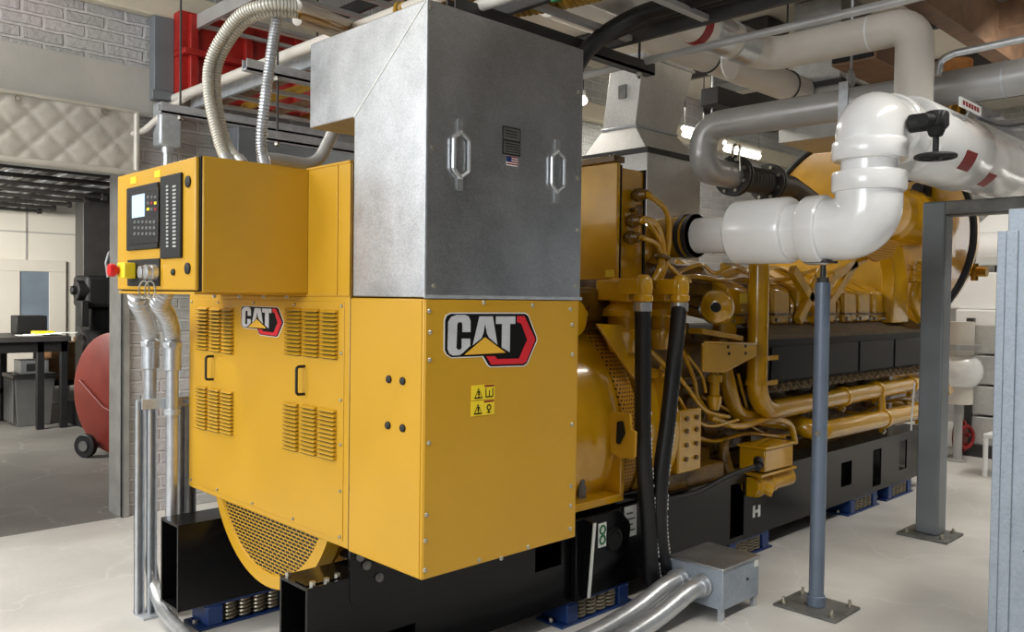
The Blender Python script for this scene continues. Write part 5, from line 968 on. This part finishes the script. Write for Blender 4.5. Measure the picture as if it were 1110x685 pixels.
tag(MB().box((2.5, 2.32, 2.8), (2.52, 2.36, 3.05)).build('green_strap', 'green'), 'green strap hanging from the tray above the metal duct', 'strap')
# ================================================================ plenum ducts behind the engine
t = thing('plenum_duct', (5.6, 3.9, 1.7), 'large galvanized air plenum with flared transition behind the electric box', 'duct')
xr = at('y', 3.8, 755, 100).x; xb = at('y', 3.7, 757, 200).x
MB().hexa([(5.0, 3.845, 2.89), (5.52, 3.845, 2.89), (5.52, 4.16, 2.89), (5.0, 4.16, 2.89)], [(5.0, 3.778, 3.42), (5.65, 3.778, 3.42), (5.65, 4.08, 3.42), (5.0, 4.08, 3.42)]).build('upper_box', 'galvd', t, bevel=0.006)
MB().box((4.99, 3.77, 3.38), (5.655, 4.09, 3.40)).build('seam_band', 'strut', t, bevel=0.004); MB().box((4.99, 3.83, 2.875), (5.53, 4.17, 2.895)).build('seam_band', 'strut', t, bevel=0.004)
MB().hexa([(4.93, 3.68, 2.68), (xb, 3.68, 2.68), (xb, 4.3, 2.68), (4.93, 4.3, 2.68)], [(5.0, 3.845, 2.88), (5.52, 3.845, 2.88), (5.52, 4.16, 2.88), (5.0, 4.16, 2.88)]).build('transition', 'galvd', t, bevel=0.005)
MB().box((4.93, 3.68, 1.86), (xb, 4.3, 2.68)).build('lower_box', 'galvd', t, bevel=0.006); MB().box((4.915, 3.665, 2.66), (xb + 0.012, 4.315, 2.70)).build('flange', 'tarnish', t, bevel=0.004)
MB().box((4.985, 3.93, 3.1), (5.002, 4.0, 3.2)).build('stamp_plate', 'plate', t)
t = thing('riser_duct', (7.2, 3.45, 2.98), 'tall galvanized riser duct behind the overhead white pipe', 'duct')
ya = at('x', 6.9, 860, 60).y; yb = at('x', 6.9, 911, 60).y
MB().box((6.9, yb, 3.42), (7.5, ya, 4.19)).build('duct_body', 'galvk', t, bevel=0.006)
for z in (3.43, 3.85): MB().box((6.87, yb - 0.03, z), (7.53, ya + 0.03, z + 0.045)).build('stiffener', 'tarnish', t, bevel=0.005)
MB().hexa([(6.83, yb - 0.07, 3.14), (7.52, yb - 0.07, 3.14), (7.52, ya + 0.07, 3.14), (6.83, ya + 0.07, 3.14)], [(6.9, yb, 3.42), (7.5, yb, 3.42), (7.5, ya, 3.42), (6.9, ya, 3.42)]).build('flare', 'galvd', t, bevel=0.005)
MB().box((6.82, yb - 0.08, 2.98), (7.52, ya + 0.08, 3.14)).build('lower_box', 'galvk', t, bevel=0.006); MB().box((6.80, yb - 0.1, 3.12), (7.54, ya + 0.1, 3.15)).build('flange', 'strut', t)
q = at('x', 6.0, 765, 105); t = thing('black_beam', q, 'short black beam hanging below the diagonal white pipe', 'beam')
MB().box((6.0, q.y - 0.12, q.z - 0.07), (7.3, q.y + 0.05, q.z + 0.07)).build('body', 'blackm', t, bevel=0.005); MB().cyl((6.1, q.y, q.z - 0.5), (6.1, q.y, q.z + 0.9), 0.008, seg=8).build('rod', 'strut', t)
q = at('x', 6.2, 918, 55); t = thing('weathered_beam', q, 'rusty brown box beam behind the vertical overhead pipe', 'beam')
MB().box((6.2, q.y - 0.22, q.z - 0.1), (7.9, q.y + 0.12, q.z + 0.12)).build('body', 'brown', t, bevel=0.01); MB().box((6.17, q.y - 0.2, q.z - 0.08), (6.21, q.y + 0.1, q.z + 0.1)).build('end_opening', 'dark', t)
tag(MB().box((7.0, 3.9, 3.66), (7.4, 4.5, 4.19)).build('black_duct', 'tarnish', bevel=0.01), 'dark duct section under the roof left of the riser duct', 'duct')
# lamps
def tube_lamp(a, c, label):
    m = (a + c) / 2; t = thing('fluorescent_lamp', m, label, 'lamp', 'lit fluorescent lamps behind the engine')
    MB().cyl(a, c, 0.035, seg=14).build('lit_tube', 'lamp', t); d = (c - a).normalized()
    MB().path([a + V((0, 0, 0.06)) - d * 0.03, c + V((0, 0, 0.06)) + d * 0.03], 0.03, 8).build('housing', 'paper', t)
    for e in (a, c): MB().cyl(e + V((0, 0, 0.08)), V((e.x, e.y, 4.2)), 0.006, seg=6).build('hanger', 'tarnish', t)
a = at('y', 5.3, 742, 145); c = at('y', 5.3, 762, 152); c.z = a.z; tube_lamp(a, c, 'left lit fluorescent lamp seen beside the plenum duct')
a = at('y', 4.9, 787, 161); c = at('y', 4.9, 822, 169); c.z = a.z; tube_lamp(a, c, 'right lit fluorescent lamp seen above the flanged bellows')
q = at('y', 5.6, 632, 109); t = thing('light_bulb', q, 'small bright bulb glowing past the right edge of the metal duct', 'lamp')
MB().ball(q, 0.045).build('bulb', 'lamp', t); MB().cyl(q + V((0, 0, 0.04)), q + V((0, 0, 0.1)), 0.025).build('socket', 'paper', t); MB().cyl(q + V((0, 0, 0.1)), V((q.x, q.y, 4.2)), 0.006, seg=6).build('cord', 'tarnish', t)
# ================================================================ far right background
t = thing('white_duct_assembly', (10.6, 2.9, 1.3), 'white insulated ducts and pipe beyond the square column', 'duct')
q = at('x', 10.5, 1060, 270); MB().cyl((10.5, 1.0, q.z), (10.5, 4.2, q.z), 0.19, seg=32).build('pipe_run', 'white', t)
a = at('x', 10.3, 1040, 335); c = at('x', 10.3, 1090, 295); MB().box((10.3, 1.6, a.z), (11.2, 3.6, c.z)).build('duct_box', 'white', t, bevel=0.02)
a = at('x', 10.2, 1045, 356); c = at('x', 10.2, 1090, 336); MB().box((10.2, 1.6, a.z), (11.2, 3.3, c.z)).build('lower_duct', 'white', t, bevel=0.02)
a = at('x', 10.6, 1045, 250); c = at('x', 10.6, 1090, 225); MB().hexa([(10.6, 1.6, a.z - .1), (11.4, 1.6, a.z - .1), (11.4, 3.4, a.z - .1), (10.6, 3.4, a.z - .1)], [(10.8, 1.8, c.z), (11.4, 1.8, c.z), (11.4, 3.1, c.z), (10.8, 3.1, c.z)]).build('hood', 'white', t, bevel=0.01)
MB().cyl((10.7, 3.0, 0), (10.7, 3.0, q.z), 0.05).build('stand', 'tarnish', t)
t = thing('tiered_cabinet', (9.9, 2.7, 0), 'grey metal unit of stacked tiers beyond the square column', 'cabinet')
for k in range(4): MB().box((9.65, 2.0, 0.12 + 0.32 * k), (10.4, 2.95, 0.42 + 0.32 * k)).build('tier', 'galvd', t, bevel=0.012)
MB().box((9.6, 1.95, 0), (10.45, 3.0, 0.12)).build('plinth', 'tarnish', t); MB().box((9.62, 2.93, 0.1), (9.68, 3.0, 1.45)).build('edge_strip', 'tarnish', t)
t = thing('red_flange_pipe', (9.4, 3.2, 0.4), 'white pipe end with red valve wheel low beyond the column', 'pipe')
q = at('x', 9.4, 1038, 472); MB().cyl(q + V((0, 0.5, 0)), q, 0.14, seg=28).build('pipe', 'white', t); MB().cyl(q, q + V((0, -0.05, 0)), 0.17, seg=28).build('flange', 'drum', t)
b = MB().torus(q + V((-0.05, -0.1, 0)), (0.3, 1, 0), 0.11, 0.018, 28, 8)
for k in range(8): a = k * PI / 4; b.cyl(q + V((-0.02 + 0.14 * math.cos(a), -0.08, 0.14 * math.sin(a))), q + V((-0.02 + 0.14 * math.cos(a), -0.02, 0.14 * math.sin(a))), 0.02, seg=6)
b.build('wheel', 'redtag', t); MB().box(q + V((-0.1, 0.2, -q.z)), q + V((0.1, 0.3, -0.15))).build('pedestal', 'tarnish', t)
q = at('x', 9.2, 1040, 402); t = thing('insulated_valve', q, 'white insulated valve body beyond the square column', 'valve')
MB().ball(q, 0.2, (1, 1.1, 1)).build('jacket', 'white', t); MB().cyl(q + V((0, 0, -0.33)), q + V((0, 0, 0.5)), 0.13, seg=24).build('pipe', 'offwhite', t); MB().cyl(q + V((0, 0, 0.22)), q + V((0, 0, 0.27)), 0.2, seg=24).build('flange', 'pipegrey', t)
MB().cyl((q.x, q.y, 0), (q.x, q.y, q.z - 0.33), 0.04).cyl((q.x, q.y, 0), (q.x, q.y, 0.02), 0.09).build('stand', 'pipegrey', t)
q = at('z', 0, 1091, 516); t = thing('white_chair', (q.x, q.y, 0), 'small white plastic chair partly hidden by the metal cabinet', 'chair')
MB().box(q + V((-0.2, -0.25, 0.36)), q + V((0.2, 0.15, 0.4))).build('seat', 'white', t, bevel=0.01); MB().box(q + V((0.16, -0.25, 0.4)), q + V((0.2, 0.15, 0.72))).build('backrest', 'white', t, bevel=0.01)
for dx, dy in ((-0.18, -0.23), (0.18, -0.23), (-0.18, 0.13), (0.18, 0.13)): MB().cyl(q + V((dx, dy, 0)), q + V((dx, dy, 0.36)), 0.022, seg=10).build('leg', 'white', t)
for k, (y, z0, z1) in enumerate(((3.6, 0, 4.3), )): tag(MB().box((11.2, y, z0), (11.35, y + 0.15, z1)).build('far_column', 'pipegrey'), 'far grey steel column standing behind the engine end', 'column')
# floor details
b = MB(); b.path(smooth_path([(3.3, 1.6, 0.0), (3.9, 1.75, 0.0), (4.6, 1.62, 0.0), (5.2, 1.95, 0.0)], 6), 0.004, 6); bb = None; b.bm.free()
